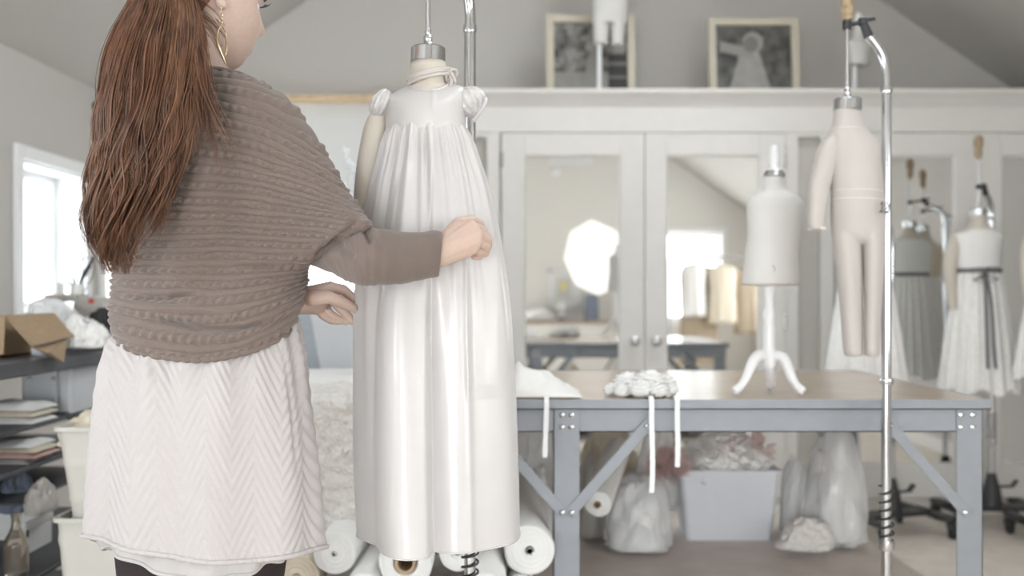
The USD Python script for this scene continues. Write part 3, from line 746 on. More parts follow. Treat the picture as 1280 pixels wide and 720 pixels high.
for s in (1, -1):
    ey = obj('eye', ball(hw(s * 0.030, 0.0685, 0.001), 0.0116, 3), 'eye_white', person)
    obj('iris', ball(hw(s * 0.030, 0.076, 0.001), (0.0052, 0.0052, 0.0052), 2), 'black_metal', ey)
    for k in range(9):
        q = s * (0.020 + 0.0028 * k); b0 = hw(q, 0.088 - 6 * (abs(q) - 0.031) ** 2 * 3, 0.006)
        if k == 0: lash = []
        lash.append(tube(curve([b0, b0 + FWD * 0.008 + UPV * 0.001, b0 + FWD * 0.012 + UPV * 0.005 + RT * s * 0.002], 6), np.linspace(0.0007, 0.0002, 6), 5))
    obj('eyelashes', join(*lash), 'black_metal', person)
    obj('eyebrow', tube(curve([hw(s * 0.016, 0.0985, 0.0205), hw(s * 0.030, 0.097, 0.026), hw(s * 0.046, 0.084, 0.0215)], 10), [0.002, 0.0026, 0.003, 0.003, 0.003, 0.0028, 0.0026, 0.0022, 0.0018, 0.001], 6), 'hair_brown', person)

# earring: a hook, a short chain and two slim leaf drops
lobe = hw(0.086, -0.015, -0.033)
er = obj('earring', join(tube(curve([lobe + [0, 0, 0.004], lobe + [0, -0.006, 0.001], lobe + [0, -0.006, -0.012]], 10), 0.0009, 6),
         *[ball(lobe + [0.0005, -0.006, -0.014 - 0.006 * k], 0.0022, 1) for k in range(3)]), 'gold', person, label='long gold drop earring')
def leaf_drop(pts, w):
    pts = curve(pts, 14); k = np.sin(np.linspace(0.05, PI - 0.02, 14)) * w + 0.0004
    return tube(pts, k, 8)
e0 = lobe + np.array([0, -0.006, -0.03])
obj('drop', leaf_drop([e0, e0 + [-0.006, 0, -0.035], e0 + [0.001, 0, -0.052], e0 + [0.008, 0, -0.068]], 0.0019), 'gold', er)
obj('drop', leaf_drop([e0 + [0.006, 0, -0.012], e0 + [0.0085, 0, -0.030], e0 + [0.0065, 0, -0.052]], 0.0014), 'gold', er)

# hair: cap with combed locks, and the ponytail
def hair_cap():
    m = m3.Manifold.sphere(1.0, 96)
    def wp(v):
        d = v / (np.linalg.norm(v, axis=1, keepdims=True) + 1e-9)
        p = head_shape(d, 0.0)
        p = p * 1.035 + np.array([0, -0.006, 0.004])
        return p
    m = m.warp_batch(wp)
    m = m.trim_by_plane((0, -0.80, 0.60), 0.026) + m.trim_by_plane((0, -0.90, 0.436), 0.019)      # hairline over brow, ear and nape
    m = m.trim_by_plane((0, -0.2, 0.98), -0.066)
    return m.warp_batch(head_world)
cap = hair_cap().refine_to_length(0.008)
rng = np.random.default_rng(7)
tie = np.array([0, -0.110, 0.072])
locks = []
for k in range(330):                                          # combed from the hairline back to the tie
    a = rng.uniform(0, 2 * PI)
    d = np.array([math.sin(a), math.cos(a) * 0.75 - 0.10, 0]) 
    ed = np.array([math.sin(a) * 1.0, 0.62 * math.cos(a) - 0.25, 0.62 * math.cos(a) + 0.02 - 0.25 * (math.cos(a) < 0) * abs(math.cos(a))])
    ed[2] += rng.uniform(-0.08, 0.08); ed /= np.linalg.norm(ed)
    td = tie / np.linalg.norm(tie)
    seg = []
    for q in np.linspace(0, 0.93, 9):
        dd_ = ed * (1 - q) + td * q; dd_ /= np.linalg.norm(dd_)
        seg.append(head_shape(dd_[None], 0.0)[0] * (1.038 + 0.012 * math.sin(PI * q)) + [0, -0.006, 0.004])
    locks.append(tube(head_world(np.array(seg)), np.linspace(0.0016, 0.0034, 9), 5))
hair = obj('hair', join(from_manifold(cap), *locks), 'hair_brown', person, smooth=True, label='auburn hair combed back')
# fine wisps on the nape
wisps = []
for k in range(60):
    px0, py0 = rng.uniform(228, 286), rng.uniform(30, 62)
    y0 = HC[1] - 0.062 + rng.uniform(-0.012, 0.02)
    a0_ = W(px0, py0, y0); wisps.append(tube(curve([a0_, a0_ + [-0.012, -0.006, 0.020], a0_ + [-0.045, -0.016, 0.040]], 8), np.linspace(0.0003, 0.0007, 8), 4))
obj('hair_wisps', join(*wisps), 'hair_brown', hair, kind='stuff')

LE = PchipInterpolator([-60, -35, 0, 40, 80, 120, 160, 200, 250, 300, 345], [183, 177, 163, 142, 130, 123, 119, 112, 108, 110, 132])
RE = PchipInterpolator([-60, -35, 0, 40, 80, 120, 160, 200, 250, 300, 345], [204, 219, 243, 249, 249, 245, 238, 229, 216, 200, 168])
def strand(a, b, yend, r, ph, n=20, wave=1.0, side=0.0, amp=6.5, lam=22.0, drift=0.0):
    y0 = -56
    ys = np.linspace(y0, yend, n); q = np.clip((ys + 36) / 376, 0, 1)
    lx, rx = LE(ys), RE(ys)
    a_ = a + drift * q ** 1.2
    px = (lx + rx) / 2 + a_ * (rx - lx) / 2
    px = px + wave * (0.5 + amp * q ** 1.4) * np.sin(ys / lam + ph) + side * q ** 2
    dep = np.interp(ys, [-56, -36, 0, 60, 140, 345], [1.684, 1.668, 1.645, 1.612, 1.602, 1.606])
    th_ = np.interp(ys, [-36, 40, 150, 300, 345], [0.018, 0.036, 0.042, 0.034, 0.012])
    dep = dep - b * th_ * np.sqrt(max(0.05, 1 - min(1, a * a))) + 0.007 * wave * q * np.sin(ys / lam + ph + 1.4)
    P_ = np.stack([(px - 640) * dep / F, dep, CZ + (HY - ys) * dep / F], 1)
    rr = r * np.interp(np.linspace(0, 1, n), [0, 0.1, 0.7, 1], [0.6, 1, 0.85, 0.10])
    return tube(P_, rr, 5 if r > 0.002 else 4)
def tail_end(a): return np.interp(a, [-1.05, -0.6, -0.25, 0.1, 0.5, 0.8, 1.05], [292, 318, 333, 312, 285, 258, 225])
pony = []
for k in range(70):        # the body of the tail
    a = rng.uniform(-0.85, 0.85); b = rng.uniform(-0.85, 0.35)
    pony.append(strand(a, b, tail_end(a) - 26 + rng.normal(0, 8), rng.uniform(0.007, 0.011), rng.uniform(0, 6), 22, 0.6))
for c_ in range(44):       # wavy locks, each of many strands that share a wave
    ac, bc = rng.uniform(-0.92, 0.92), rng.uniform(0.35, 0.95)
    pc, lc, am, dr = rng.uniform(0, 6.28), rng.uniform(17, 26), rng.uniform(6, 14), rng.normal(0, 0.18)
    ec = tail_end(ac + dr * 0.5) + rng.normal(0, 14)
    for k in range(44):
        oa, ob = rng.normal(0, 0.085), rng.normal(0, 0.10)
        pony.append(strand(ac + oa, bc + ob, min(343, ec + rng.normal(0, 9)), rng.uniform(0.0006, 0.0016), pc + 0.8 * oa * 6, 26, rng.uniform(0.85, 1.15), amp=am, lam=lc, drift=dr - 0.25 * oa))
for c_ in range(14):       # looser locks falling to the right over the shoulder blade
    ac, sd, ec, pc = rng.uniform(0.6, 0.98), rng.uniform(40, 230), rng.uniform(130, 235), rng.uniform(0, 6.28)
    for k in range(16):
        pony.append(strand(min(1.05, ac + rng.normal(0, 0.05)), rng.uniform(0.1, 0.6), ec + rng.normal(0, 10), rng.uniform(0.0005, 0.0011), pc, 20, rng.uniform(0.5, 0.9), side=sd + rng.normal(0, 8)))
for k in range(50):        # fly-aways
    a = rng.uniform(-1.15, 1.1); pony.append(strand(a, rng.uniform(0, 1), min(345, tail_end(a) + rng.normal(0, 14)), 0.0004, rng.uniform(-3, 3), 24, rng.uniform(0.8, 1.8)))
obj('ponytail', join(*pony), 'hair_brown', person, smooth=True, label='long wavy auburn ponytail')
obj('hair_tie', tube(np.array([W(196, -40, 1.672) + RT * 0.030 * math.cos(q) + (np.cross(RT, [-0.75 * FD[0], -0.75 * FD[1], -0.66])) * 0.024 * math.sin(q) for q in np.linspace(0, 2 * PI, 28)]), 0.005, 8), 'black_metal', person)

# the cable-knit shrug
def prow(v, L, M, R, ym, dn, df): return (v, L, M, R, ym, dn, df)
rows = [prow(0.00, (222, 93), (264, 87), (308, 99), 1.765, 0.058, 0.05),
        prow(0.05, (196, 112), (272, 103), (358, 125), 1.765, 0.082, 0.07),
        prow(0.12, (172, 138), (282, 131), (404, 187), 1.765, 0.100, 0.09),
        prow(0.22, (160, 170), (292, 172), (432, 237), 1.755, 0.112, 0.10),
        prow(0.35, (151, 214), (300, 222), (453, 268), 1.75, 0.115, 0.11),
        prow(0.48, (146, 258), (303, 266), (464, 282), 1.75, 0.112, 0.115),
        prow(0.59, (143, 298), (300, 299), (438, 302), 1.755, 0.108, 0.115),
        prow(0.67, (142, 322), (292, 322), (408, 322), 1.76, 0.104, 0.115),
        prow(0.73, (142, 340), (286, 342), (388, 333), 1.765, 0.104, 0.115),
        prow(0.81, (140, 362), (278, 370), (385, 347), 1.765, 0.108, 0.12),
        prow(0.89, (137, 387), (270, 403), (382, 363), 1.765, 0.114, 0.125),
        prow(0.96, (139, 412), (264, 436), (375, 388), 1.765, 0.116, 0.125),
        prow(1.00, (150, 430), (262, 449), (362, 412), 1.765, 0.112, 0.12)]
NU, NV = 290, 560
P, u, side, px, py = pillow(rows, NU, NV, level=False, prof=0.8)
v_ = np.linspace(0, 1, NV)[:, None] * np.ones_like(u)
# upper arm comes towards the viewer at the elbow
arm = np.clip((u - 0.62) / 0.38, 0, 1) ** 1.5 * np.exp(-((v_ - 0.46) / 0.20) ** 2)
def repx(P, dy):          # move along the line of sight
    k = (P[..., 1] + dy) / P[..., 1]
    Q = P.copy(); Q[..., 0] *= k; Q[..., 1] *= k; Q[..., 2] = CZ + (P[..., 2] - CZ) * k
    return Q
P = repx(P, -0.13 * arm)
# shoulder blades and spine hollow
near = np.clip(side, 0, 1)
P = repx(P, near * (0.016 * np.exp(-((u - 0.42) / 0.10) ** 2) * np.exp(-((v_ - 0.5) / 0.3) ** 2) - 0.012 * np.exp(-((u - 0.70) / 0.14) ** 2 - ((v_ - 0.28) / 0.16) ** 2)))
N = normals(P)
NR = 37
ph = v_ * NR + 0.18 * (meshkit.fbm(np.stack([px / 60, py / 60, u * 0], -1), 3, 4) - 0.5) * 4
fr = ph - np.floor(ph); idx = np.floor(ph).astype(int)
rib = np.abs(np.sin(PI * fr)) ** 0.55
w = px * 2 * PI / 12.0 + 1.5 * np.floor(ph)
cable = (idx % 2 == 0)
tw = 0.5 + 0.5 * np.sin(w * 1.0 + (fr - 0.5) * 3.2)
edge = 1 - 0.75 * np.clip((u - 0.88) / 0.10, 0, 1) * np.clip((v_ - 0.25) / 0.15, 0, 1) * np.clip((0.85 - v_) / 0.1, 0, 1)
h = 0.0070 * rib * np.where(cable, 0.55 + 0.55 * tw, 0.52) * edge
for line, dep, sg in (([(138, 367), (176, 372), (205, 374), (250, 366)], 0.014, 3.4), ([(150, 388), (205, 400), (250, 411), (305, 411), (372, 390)], 0.013, 3.6), ([(300, 332), (345, 331), (386, 331)], 0.006, 4),
                      ([(385, 331), (405, 312), (430, 290), (456, 268)], 0.010, 4.0), ([(395, 318), (430, 300), (452, 292)], 0.006, 3.5), ([(230, 300), (300, 304), (370, 300)], 0.002, 7), ([(370, 380), (350, 400), (330, 414)], 0.006, 4)):
    h = h - dep * crease(px, py, line, sg) * near ** 0.4
for line, am, sg in (([(150, 381), (200, 386), (250, 385), (300, 394)], 0.007, 6), ([(410, 296), (440, 276)], 0.006, 6), ([(170, 408), (240, 424), (320, 420)], 0.005, 7)):
    h = h + am * crease(px, py, line, sg) * near
h = h + 0.008 * (meshkit.fbm(np.stack([px / 55, py / 38, side * 2], -1), 3, 9) - 0.5)
Pk = P + N * h[..., None]
shrug = obj('shrug', rings(Pk), 'knit', person, smooth=True, label='taupe cable-knit shrug')
# folded collar edge and hem band
cl = np.concatenate([Pk[2], Pk[2][:1]])
obj('collar', tube(cl, 0.0065, 8, False), 'knit_fine', shrug)
obj('hem_band', tube(np.concatenate([Pk[-3], Pk[-3][:1]]), 0.006, 8, False), 'knit_fine', shrug)
# right sleeve: close-fitting fine knit from the elbow gather to the cuff
cx = np.array([386, 410, 432, 452, 475, 500, 525, 540, 549, 551])
top = np.array([321, 296, 281, 278, 284, 289, 290, 288.5, 290, 294])
bot = np.array([331, 341, 352, 357, 356, 355, 351, 348, 346.5, 342])
dep = np.array([1.70, 1.672, 1.648, 1.632, 1.630, 1.65, 1.675, 1.69, 1.699, 1.70])
q = np.linspace(0, 1, 90); qi = np.linspace(0, 1, len(cx))
cx, top, bot, dep = (PchipInterpolator(qi, z_)(q) for z_ in (cx, top, bot, dep))
th = np.linspace(0, 2 * PI, 64, endpoint=False)
ring_py = (top + bot)[:, None] / 2 - (bot - top)[:, None] / 2 * np.sin(th)
tilt = np.interp(q, [0, 0.4, 1], [-0.35, 0.0, 0.10])[:, None]
ring_px = cx[:, None] + tilt * (ring_py - (top + bot)[:, None] / 2) * -0.6
ring_y = dep[:, None] - np.cos(th)[None] * ((bot - top)[:, None] / 2 * dep[:, None] / F) * 0.95
Ps = np.stack([(ring_px - 640) * ring_y / F, ring_y, CZ + (HY - ring_py) * ring_y / F], -1)
Ns = normals(Ps)
hs = 0.005 * (meshkit.fbm(np.stack([ring_px / 26, ring_py / 30, np.cos(th)[None] * np.ones_like(ring_px)], -1), 3, 5) - 0.5)
for line, am, sg in (([(448, 262), (456, 285), (462, 300)], -0.010, 3.2), ([(470, 282), (480, 310), (476, 340)], -0.003, 5), ([(415, 300), (440, 320)], -0.006, 5), ([(395, 322), (425, 300), (445, 285)], -0.006, 4)):
    hs = hs + am * np.exp(-(seg_dist(ring_px, ring_py, line) / sg) ** 2)
hs = hs + 0.0006 * np.sin(ring_px * 2.2) * (ring_px < 520)
sleeve = obj('sleeve', rings(Ps + Ns * hs[..., None]), 'knit_fine', shrug, smooth=True)
# left sleeve, on the far side of the body
obj('sleeve', tube(curve([sl + [0.0, 0.02, 0], (sl + el_l) / 2 + [0, 0.02, 0], el_l, el_l * 0.45 + wr_l * 0.55], 24), np.linspace(0.062, 0.040, 24), 24), 'knit_fine', shrug)

# white chevron tunic, the slip below it, trousers and shoes
rows = [prow(0.00, (158, 385), (262, 385), (360, 372), 1.768, 0.078, 0.09), prow(0.10, (147, 412), (260, 415), (370, 394), 1.768, 0.090, 0.10),
        prow(0.22, (131, 438), (258, 447), (379, 432), 1.765, 0.108, 0.125), prow(0.38, (119, 490), (256, 494), (386, 492), 1.765, 0.135, 0.145),
        prow(0.60, (111, 565), (256, 572), (394, 566), 1.765, 0.148, 0.155), prow(0.85, (107, 640), (256, 660), (401, 648), 1.765, 0.155, 0.16), prow(1.0, (106, 669), (262, 703), (405, 684), 1.765, 0.158, 0.16)]
NU, NV = 260, 330
P, u, side, px, py = pillow(rows, NU, NV, level=False, prof=0.85)
N = normals(P)
near = np.clip(side, 0, 1)
v_ = np.linspace(0, 1, NV)[:, None] * np.ones_like(u)
ang = np.arctan2(side, 2 * u - 1)
fold = 0.006 * np.sin(ang * 9 + 0.8 * np.sin(v_ * 3)) * np.clip(v_ * 1.5, 0.25, 1) + 0.004 * np.sin(ang * 17 + 2 + v_ * 2) * np.exp(-((v_ - 0.2) / 0.25) ** 2)
tri = np.abs(((px - 257) / 62.0) % 1.0 - 0.5) * 2          # 0..1 zig-zag across
zz = (py + 62 * tri + 6 * np.sin(px / 90)) / 19.0
chev = np.clip(np.sin(2 * PI * zz) * 1.0, -1, 1)
crk = meshkit.fbm(np.stack([px / 5, py / 5, side * 3], -1), 2, 3) - 0.5
h = fold + 0.0010 * chev + 0.0006 * crk
for line, am, sg in (([(168, 440), (172, 470), (160, 520)], -0.006, 5), ([(190, 446), (196, 480)], -0.004, 5), ([(345, 418), (356, 450), (366, 520), (372, 600)], -0.007, 4), ([(368, 395), (376, 440)], -0.004, 4), ([(205, 450), (215, 500)], -0.003, 5)):
    h = h + am * crease(px, py, line, sg) * near ** 0.3
Pt = P + N * h[..., None]
tunic = obj('tunic', rings(Pt), 'tunic_cotton', person, smooth=True, label='white tunic woven in chevrons')
obj('hem_roll', tube(np.concatenate([Pt[-2], Pt[-2][:1]]), 0.0045, 8, False), 'tunic_cotton', tunic)
rows = [prow(0.0, (122, 600), (258, 600), (390, 600), 1.765, 0.135, 0.14), prow(0.6, (122, 668), (256, 680), (380, 672), 1.765, 0.138, 0.145), prow(1.0, (128, 680), (248, 726), (362, 690), 1.765, 0.138, 0.145)]
P, u, side, px, py = pillow(rows, 140, 60, level=False, prof=0.85)
N = normals(P)
P = P + N * (0.006 * np.sin(np.arctan2(side, 2 * u - 1) * 13 + 1))[..., None]
slip = obj('slip', rings(P), 'slip_cotton', person, smooth=True, label='white slip showing below the tunic')
obj('hem_roll', tube(np.concatenate([P[-2], P[-2][:1]]), 0.0035, 8, False), 'slip_cotton', slip)
tr = []
for x in (-0.618, -0.478):
    tr.append(tube(curve([(x, 1.775, 0.84), (x, 1.765, 0.60), (x, 1.757, 0.47), (x, 1.775, 0.30), (x, 1.79, 0.10)], 20), np.interp(np.linspace(0, 1, 20), [0, 0.35, 0.5, 0.75, 1], [0.095, 0.084, 0.070, 0.064, 0.052]), 28))
obj('trousers', join(*tr), 'trousers_dark', person, label='dark close-fitting trousers')
for x in (-0.618, -0.478):
    sole = hull([(x + dx + 0.045 * max(0, dy) / 0.2, 1.80 + dy, z) for dx, dy in ((-0.03, -0.06), (0.03, -0.06), (0.043, 0.12), (-0.043, 0.12), (0.0, 0.19), (-0.034, 0.0), (0.034, 0.0)) for z in (0.0, 0.012)])
    up_ = from_manifold(m3.Manifold.batch_hull([sphere((x, 1.78, 0.045), 0.036), sphere((x + 0.03, 1.91, 0.034), 0.026), sphere((x + 0.042, 1.95, 0.026), 0.018)]))
    obj('shoe', join(sole, up_), 'black_metal', person)

# ------------------------------------------------------------------ dress form stands
def stand(label, xp, yp, z_top, target, clampz, spring, group=None, yaw=0.0, base=True, rubber_black=True):
    """Chrome pole on a cast base with castors, curving over at the top to a clamp that holds the form's rod. target: the rod's (x, y)."""
    t = thing('form_stand', label, 'stand', (xp, yp, 0), group)
    cyw, syw = math.cos(yaw), math.sin(yaw)
    def Q(a, b, z): return np.array([xp + a * cyw - b * syw, yp + a * syw + b * cyw, z])
    def qbox(a0, a1, b0, b1, z0, z1, bev=0.004):
        v, f = box((a0, b0, z0), (a1, b1, z1), bev); return np.stack([xp + v[:, 0] * cyw - v[:, 1] * syw, yp + v[:, 0] * syw + v[:, 1] * cyw, v[:, 2]], 1), f
    obj('base', join(qbox(-0.20, 0.20, -0.05, 0.05, 0.075, 0.095, 0.008), qbox(-0.20, -0.15, -0.17, 0.17, 0.07, 0.095, 0.008), qbox(0.15, 0.20, -0.17, 0.17, 0.07, 0.095, 0.008)), 'black_metal', t)
    obj('boot', lathe([(0, 0.09), (0.045, 0.09), (0.042, 0.12), (0.034, 0.17), (0.022, 0.215), (0.018, 0.235), (0, 0.235)], (xp, yp, 0), 18), 'black_metal', t)
    obj('pedal', join(bar(Q(0.02, 0, 0.175), Q(0.085, -0.01, 0.178), 0.014, 0.010), bar(Q(0.08, -0.01, 0.175), Q(0.105, -0.012, 0.205), 0.03, 0.008)), 'black_metal', t)
    for a in (-0.175, 0.175):
        for b in (-0.155, 0.155):
            c = Q(a, b, 0.03)
            k = obj('castor', join(tube([c + [0, 0, 0.03], c + [0, 0, 0.045]], 0.008, 8), obox(c + [0.0, 0.0, 0.022], (0.018, 0, 0), (0, 0.02, 0), (0, 0, 0.014), 0.004)), 'black_metal', t)
            obj('wheel', lathe([(0, -0.011), (0.022, -0.011), (0.029, -0.008), (0.030, 0.0), (0.029, 0.008), (0.022, 0.011), (0, 0.011)], c, 18, 'x'), 'rubber', k)
    obj('pole', tube([(xp, yp, 0.2), (xp, yp, z_top)], 0.0118, 18), 'chrome', t)
    zs0, zs1 = spring
    th = np.linspace(0, 2 * PI * 6.5, 130)
    obj('spring', tube(np.stack([xp + 0.0168 * np.cos(th), yp + 0.0168 * np.sin(th), np.linspace(zs0, zs1, 130)], 1), 0.0024, 6), 'black_metal', t)
    obj('collar', lathe([(0, zs0 - 0.022), (0.017, zs0 - 0.022), (0.019, zs0 - 0.016), (0.019, zs0 - 0.004), (0.016, zs0), (0, zs0)], (xp, yp, 0), 18), 'brushed_steel', t)
    if spring[1] < z_top - 0.5:
        obj('collar', lathe([(0, 0.783), (0.015, 0.783), (0.017, 0.787), (0.017, 0.796), (0.015, 0.80), (0, 0.80)], (xp, yp, 0), 18), 'chrome', t)
    obj('collar', lathe([(0, z_top - 0.012), (0.0135, z_top - 0.012), (0.0145, z_top - 0.006), (0.0135, z_top + 0.003), (0, z_top + 0.003)], (xp, yp, 0), 18), 'chrome', t)
    tx, ty = target
    d = np.array([tx - xp, ty - yp, 0.0])
    Hh = clampz - z_top
    path = curve([(xp, yp, z_top), (xp, yp, z_top + 0.2 * Hh), np.array([xp, yp, z_top + 0.46 * Hh]) + d * 0.07, np.array([xp, yp, z_top + 0.68 * Hh]) + d * 0.28, np.array([xp, yp, z_top + 0.80 * Hh]) + d * 0.46], 26)
    obj('bent_arm', tube(path, 0.0112, 18), 'chrome', t)
    e = path[-1]; j = np.array([xp, yp, clampz]) + d * 0.60
    obj('clamp', join(tube([e - (j - e) * 0.15, j], [0.0125, 0.0095], 12), tube([j, np.array([tx, ty, clampz - 0.008])], 0.006, 10), ball(j, 0.013, 2),
                      tube([j + [0.0, 0, 0.004], j + d / np.linalg.norm(d) * -0.03 + [0, 0, 0.008]], [0.006, 0.004], 8), lathe([(0, -0.010), (0.0105, -0.010), (0.0105, 0.010), (0, 0.010)], (tx, ty, clampz - 0.008), 14)), 'black_metal', t)
    return t

def rod_parts(t, x, y, z_cap, z_top, r_cap, knob=0.1):
    """Hanging rod with its cap plate and turned wooden handle."""
    obj('neck_cap', lathe([(0, 0), (r_cap, 0), (r_cap, 0.026), (r_cap - 0.003, 0.0285), (0, 0.0285)], (x, y, z_cap), 32), 'chrome', t, smooth=40)
    z = z_cap + 0.0285
    obj('hanging_rod', join(lathe([(0, 0), (0.010, 0), (0.010, 0.004), (0.007, 0.010), (0.0085, 0.014), (0.0085, 0.019), (0.005, 0.024), (0.0062, 0.030), (0.0045, 0.036), (0, 0.036)], (x, y, z), 16), tube([(x, y, z + 0.03), (x, y, z_top)], 0.0042, 12)), 'brushed_steel', t)
    obj('wood_handle', lathe([(0, 0), (0.011, 0), (0.0135, 0.006), (0.0115, 0.012), (0.0165, 0.022), (0.0165, 0.028), (0.0125, 0.034), (0.019, 0.060), (0.0195, 0.078), (0.014, 0.092), (0.006, 0.098), (0, 0.099)], (x, y, z_top - 0.004), 22), 'turned_wood', t)

# ------------------------------------------------------------------ the satin gown and its form
GY = 1.88
gs = F / GY
rodx = (535 - 640) / gs
stand('tall chrome form stand directly behind the white satin gown', (587.5 - 640) * 2.05 / F, 2.05, 1.555, (rodx, GY), 1.70, (0.352, 0.482))
form = thing('dress_form', 'linen child dress form wearing the long white satin gown', 'dress form', (rodx, GY, 0.9))
zc = CZ + (HY - 78) / gs
rod_parts(form, rodx, GY, zc, 1.735, 0.0325)
rows = [srow(0, 513, 557, 78, GY, .033), srow(.06, 513, 557, 92, GY, .033), srow(.12, 513, 558, 103, GY, .034), srow(.18, 511, 562, 110, GY, .034), srow(.26, 500, 576, 122, GY, .040), srow(.45, 490, 576, 150, GY, .056), srow(.7, 488, 580, 200, GY, .062), srow(1, 492, 576, 270, GY, .055)]
obj('body', rings(pillow(rows, 24, 40)[0]), 'linen', form, smooth=True)
rows = [(0, (466, 138), (474, 134), (484, 142), GY + .01, .02, .02), (.15, (458, 150), (470, 150), (484, 158), GY + .01, .024, .024), (.4, (450, 180), (465, 180), (481, 182), GY + .01, .026, .026), (.7, (443, 232), (456, 234), (470, 234), GY + .012, .024, .024), (.9, (440, 290), (450, 291), (461, 291), GY + .02, .021, .021), (1, (441, 318), (449, 319), (458, 318), GY + .022, .018, .018)]
obj('arm', rings(pillow(rows, 18, 40)[0]), 'linen', form, smooth=True, label='stuffed linen arm')
# twill tape tied at the neck
tp = []
for k, dz in enumerate((0.0, -0.006, 0.004)):
    q = np.linspace(0, 2 * PI, 50)
    tp.append(np.stack([(538 - 640) / gs + (0.041 + 0.001 * k) * np.cos(q), GY + 0.043 * np.sin(q), CZ + (HY - 97) / gs + dz + 0.010 * np.cos(q)], 1))
tape = [tube(p_, 0.0032, 6) for p_ in tp]
bx_ = W(562, 93, GY - 0.02)
for dx, dz in ((0.014, 0.004), (0.010, -0.012), (-0.006, -0.008)):
    q = np.linspace(0, 2 * PI, 16)
    tape.append(tube(np.stack([bx_[0] + dx * (1 - np.cos(q)) * 0.5, bx_[1] - 0.006 * np.sin(q), bx_[2] + dz * (1 - np.cos(q)) * 0.5 + 0.006 * np.sin(q)], 1), 0.0026, 6))
tape.append(tube(curve([bx_, bx_ + [0.004, -0.003, -0.012], bx_ + [0.001, -0.004, -0.024]], 8), 0.0028, 6))
obj('neck_tape', join(*tape), 'linen_light', form, label='cream twill tape knotted round the neck')

gown = thing('gown', 'long white satin gown with puff sleeves and gathered skirt, on the child form', 'gown', (rodx, GY, 0.55))
# skirt: drawn from the waist gathers into a few deep folds
NU, NV = 420, 220
def P1(v, L, R, py, dn, df=None): return (v, (L, py), ((L + R) / 2, py), (R, py), GY, dn, dn if df is None else df)
rows = [P1(0, 484, 582, 158, .060), P1(.012, 482, 585, 164, .064), P1(.07, 474, 596, 195, .078), P1(.16, 461, 612, 240, .094), P1(.33, 447, 630, 325, .110), P1(.5, 441, 640, 405, .122), P1(.75, 441, 647, 540, .135), P1(1, 446, 650, 667, .145)]
P, u, side, px, py = pillow(rows, NU, NV, level=True, prof=0.9)
v_ = np.linspace(0, 1, NV)[:, None] * np.ones_like(u)
near = np.clip(side, 0, 1)
s_ = np.cumsum(np.r_[0, np.hypot(np.diff(u[0]), 0.4 * np.diff(side[0]))]); s_ /= s_[-1]
s_ = s_[None] * np.ones_like(u)
rg = np.random.default_rng(5)
gat = 0
for n_, a_, d_ in ((61, .0017, .07), (38, .0026, .16), (21, .0042, .36)):
    gat = gat + a_ * np.sin(2 * PI * n_ * s_ + 1.7 * np.sin(2 * PI * 3 * s_ + n_) + rg.uniform(0, 6)) * np.exp(-v_ / d_) * np.clip(v_ / 0.05, 0, 1) * (0.35 + 1.3 * meshkit.fbm(np.stack([s_ * 11 + n_, v_ * 1.5, 0 * v_], -1), 2, n_))
soft = 0.006 * np.sin(2 * PI * 7 * s_ + 1.2) * np.clip(v_ * 2, 0, 1) + 0.004 * np.sin(2 * PI * 12 * s_ + 0.4 + 2 * v_) * np.exp(-((v_ - 0.3) / 0.3) ** 2)
def step(x, w): return 1 / (1 + np.exp(-x / w))
f1 = np.interp(v_, [0, .12, .3, .55, 1], [.30, .24, .19, .155, .128])     # left fold edge
f2 = np.interp(v_, [0, .2, .45, 1], [.56, .52, .475, .447])              # centre fold edge
f3 = np.interp(v_, [0, .2, .5, 1], [.80, .76, .715, .70])                # right ridge
amp = np.clip((v_ - 0.10) / 0.5, 0, 1) ** 0.9
panel = step(u - f1, 0.006) * (1 - step(u - f2, 0.006))
mid = np.clip((u - f1) / np.maximum(f2 - f1, 1e-3), 0, 1)
hump = np.where(mid < 0.45, 0.45 + 0.55 * np.sin(PI * mid / 0.9), 1 - 0.40 * ((mid - 0.45) / 0.55) ** 2)
deep = panel * 0.056 * hump - 0.012 * (1 - step(u - f1, 0.006)) - 0.012 * step(u - f2, 0.006) * np.exp(-((u - f2) / 0.10) ** 2)
deep = deep + 0.016 * np.exp(-((u - f3) / 0.022) ** 2) * np.interp(v_, [0, .2, .4, .62, .68, 1], [.3, .6, .9, .7, .35, .2]) + 0.018 * np.exp(-((u - 0.86) / 0.09) ** 2) * np.interp(v_, [0, .3, .55, .63, .66, 1], [0, .3, .8, .7, .35, .1])
deep = deep * near ** 0.5
def along(P, dy):
    k = (P[..., 1] + dy) / P[..., 1]; Q = P.copy(); Q[..., 0] *= k; Q[..., 1] *= k; return Q
N = normals(P)
P = P + N * (gat + soft * near)[..., None]
P = along(P, -deep * amp)
skirt = obj('skirt', rings(P, False, False), 'satin', gown, smooth=True)
obj('hem', tube(np.concatenate([P[-1], P[-1][:1]]), 0.0016, 6, False), 'satin', skirt)
rows = [(0, (511, 107), (538, 113), (564, 104), GY, .038, .034), (.08, (499, 112), (538, 119), (580, 109), GY, .048, .042), (.25, (485, 124), (536, 127), (584, 122), GY, .057, .05), (.5, (482, 138), (534, 138), (582, 137), GY, .062, .055), (.85, (482, 154), (534, 155), (583, 154), GY, .064, .058), (1, (483, 162), (534, 163), (584, 162), GY, .062, .06)]
P, u, side, px, py = pillow(rows, 60, 40, level=False)
N = normals(P)
P = P + N * (0.0025 * np.exp(-((px - 541) / 1.6) ** 2) + 0.0016 * np.sin(px / 3.6) * np.clip((py - 150) / 12, 0, 1))[..., None]
bod = obj('bodice', rings(P, False, False), 'satin', gown, smooth=True)
obj('neckline', tube(np.concatenate([P[0], P[0][:1]]), 0.0028, 8, False), 'satin', bod)
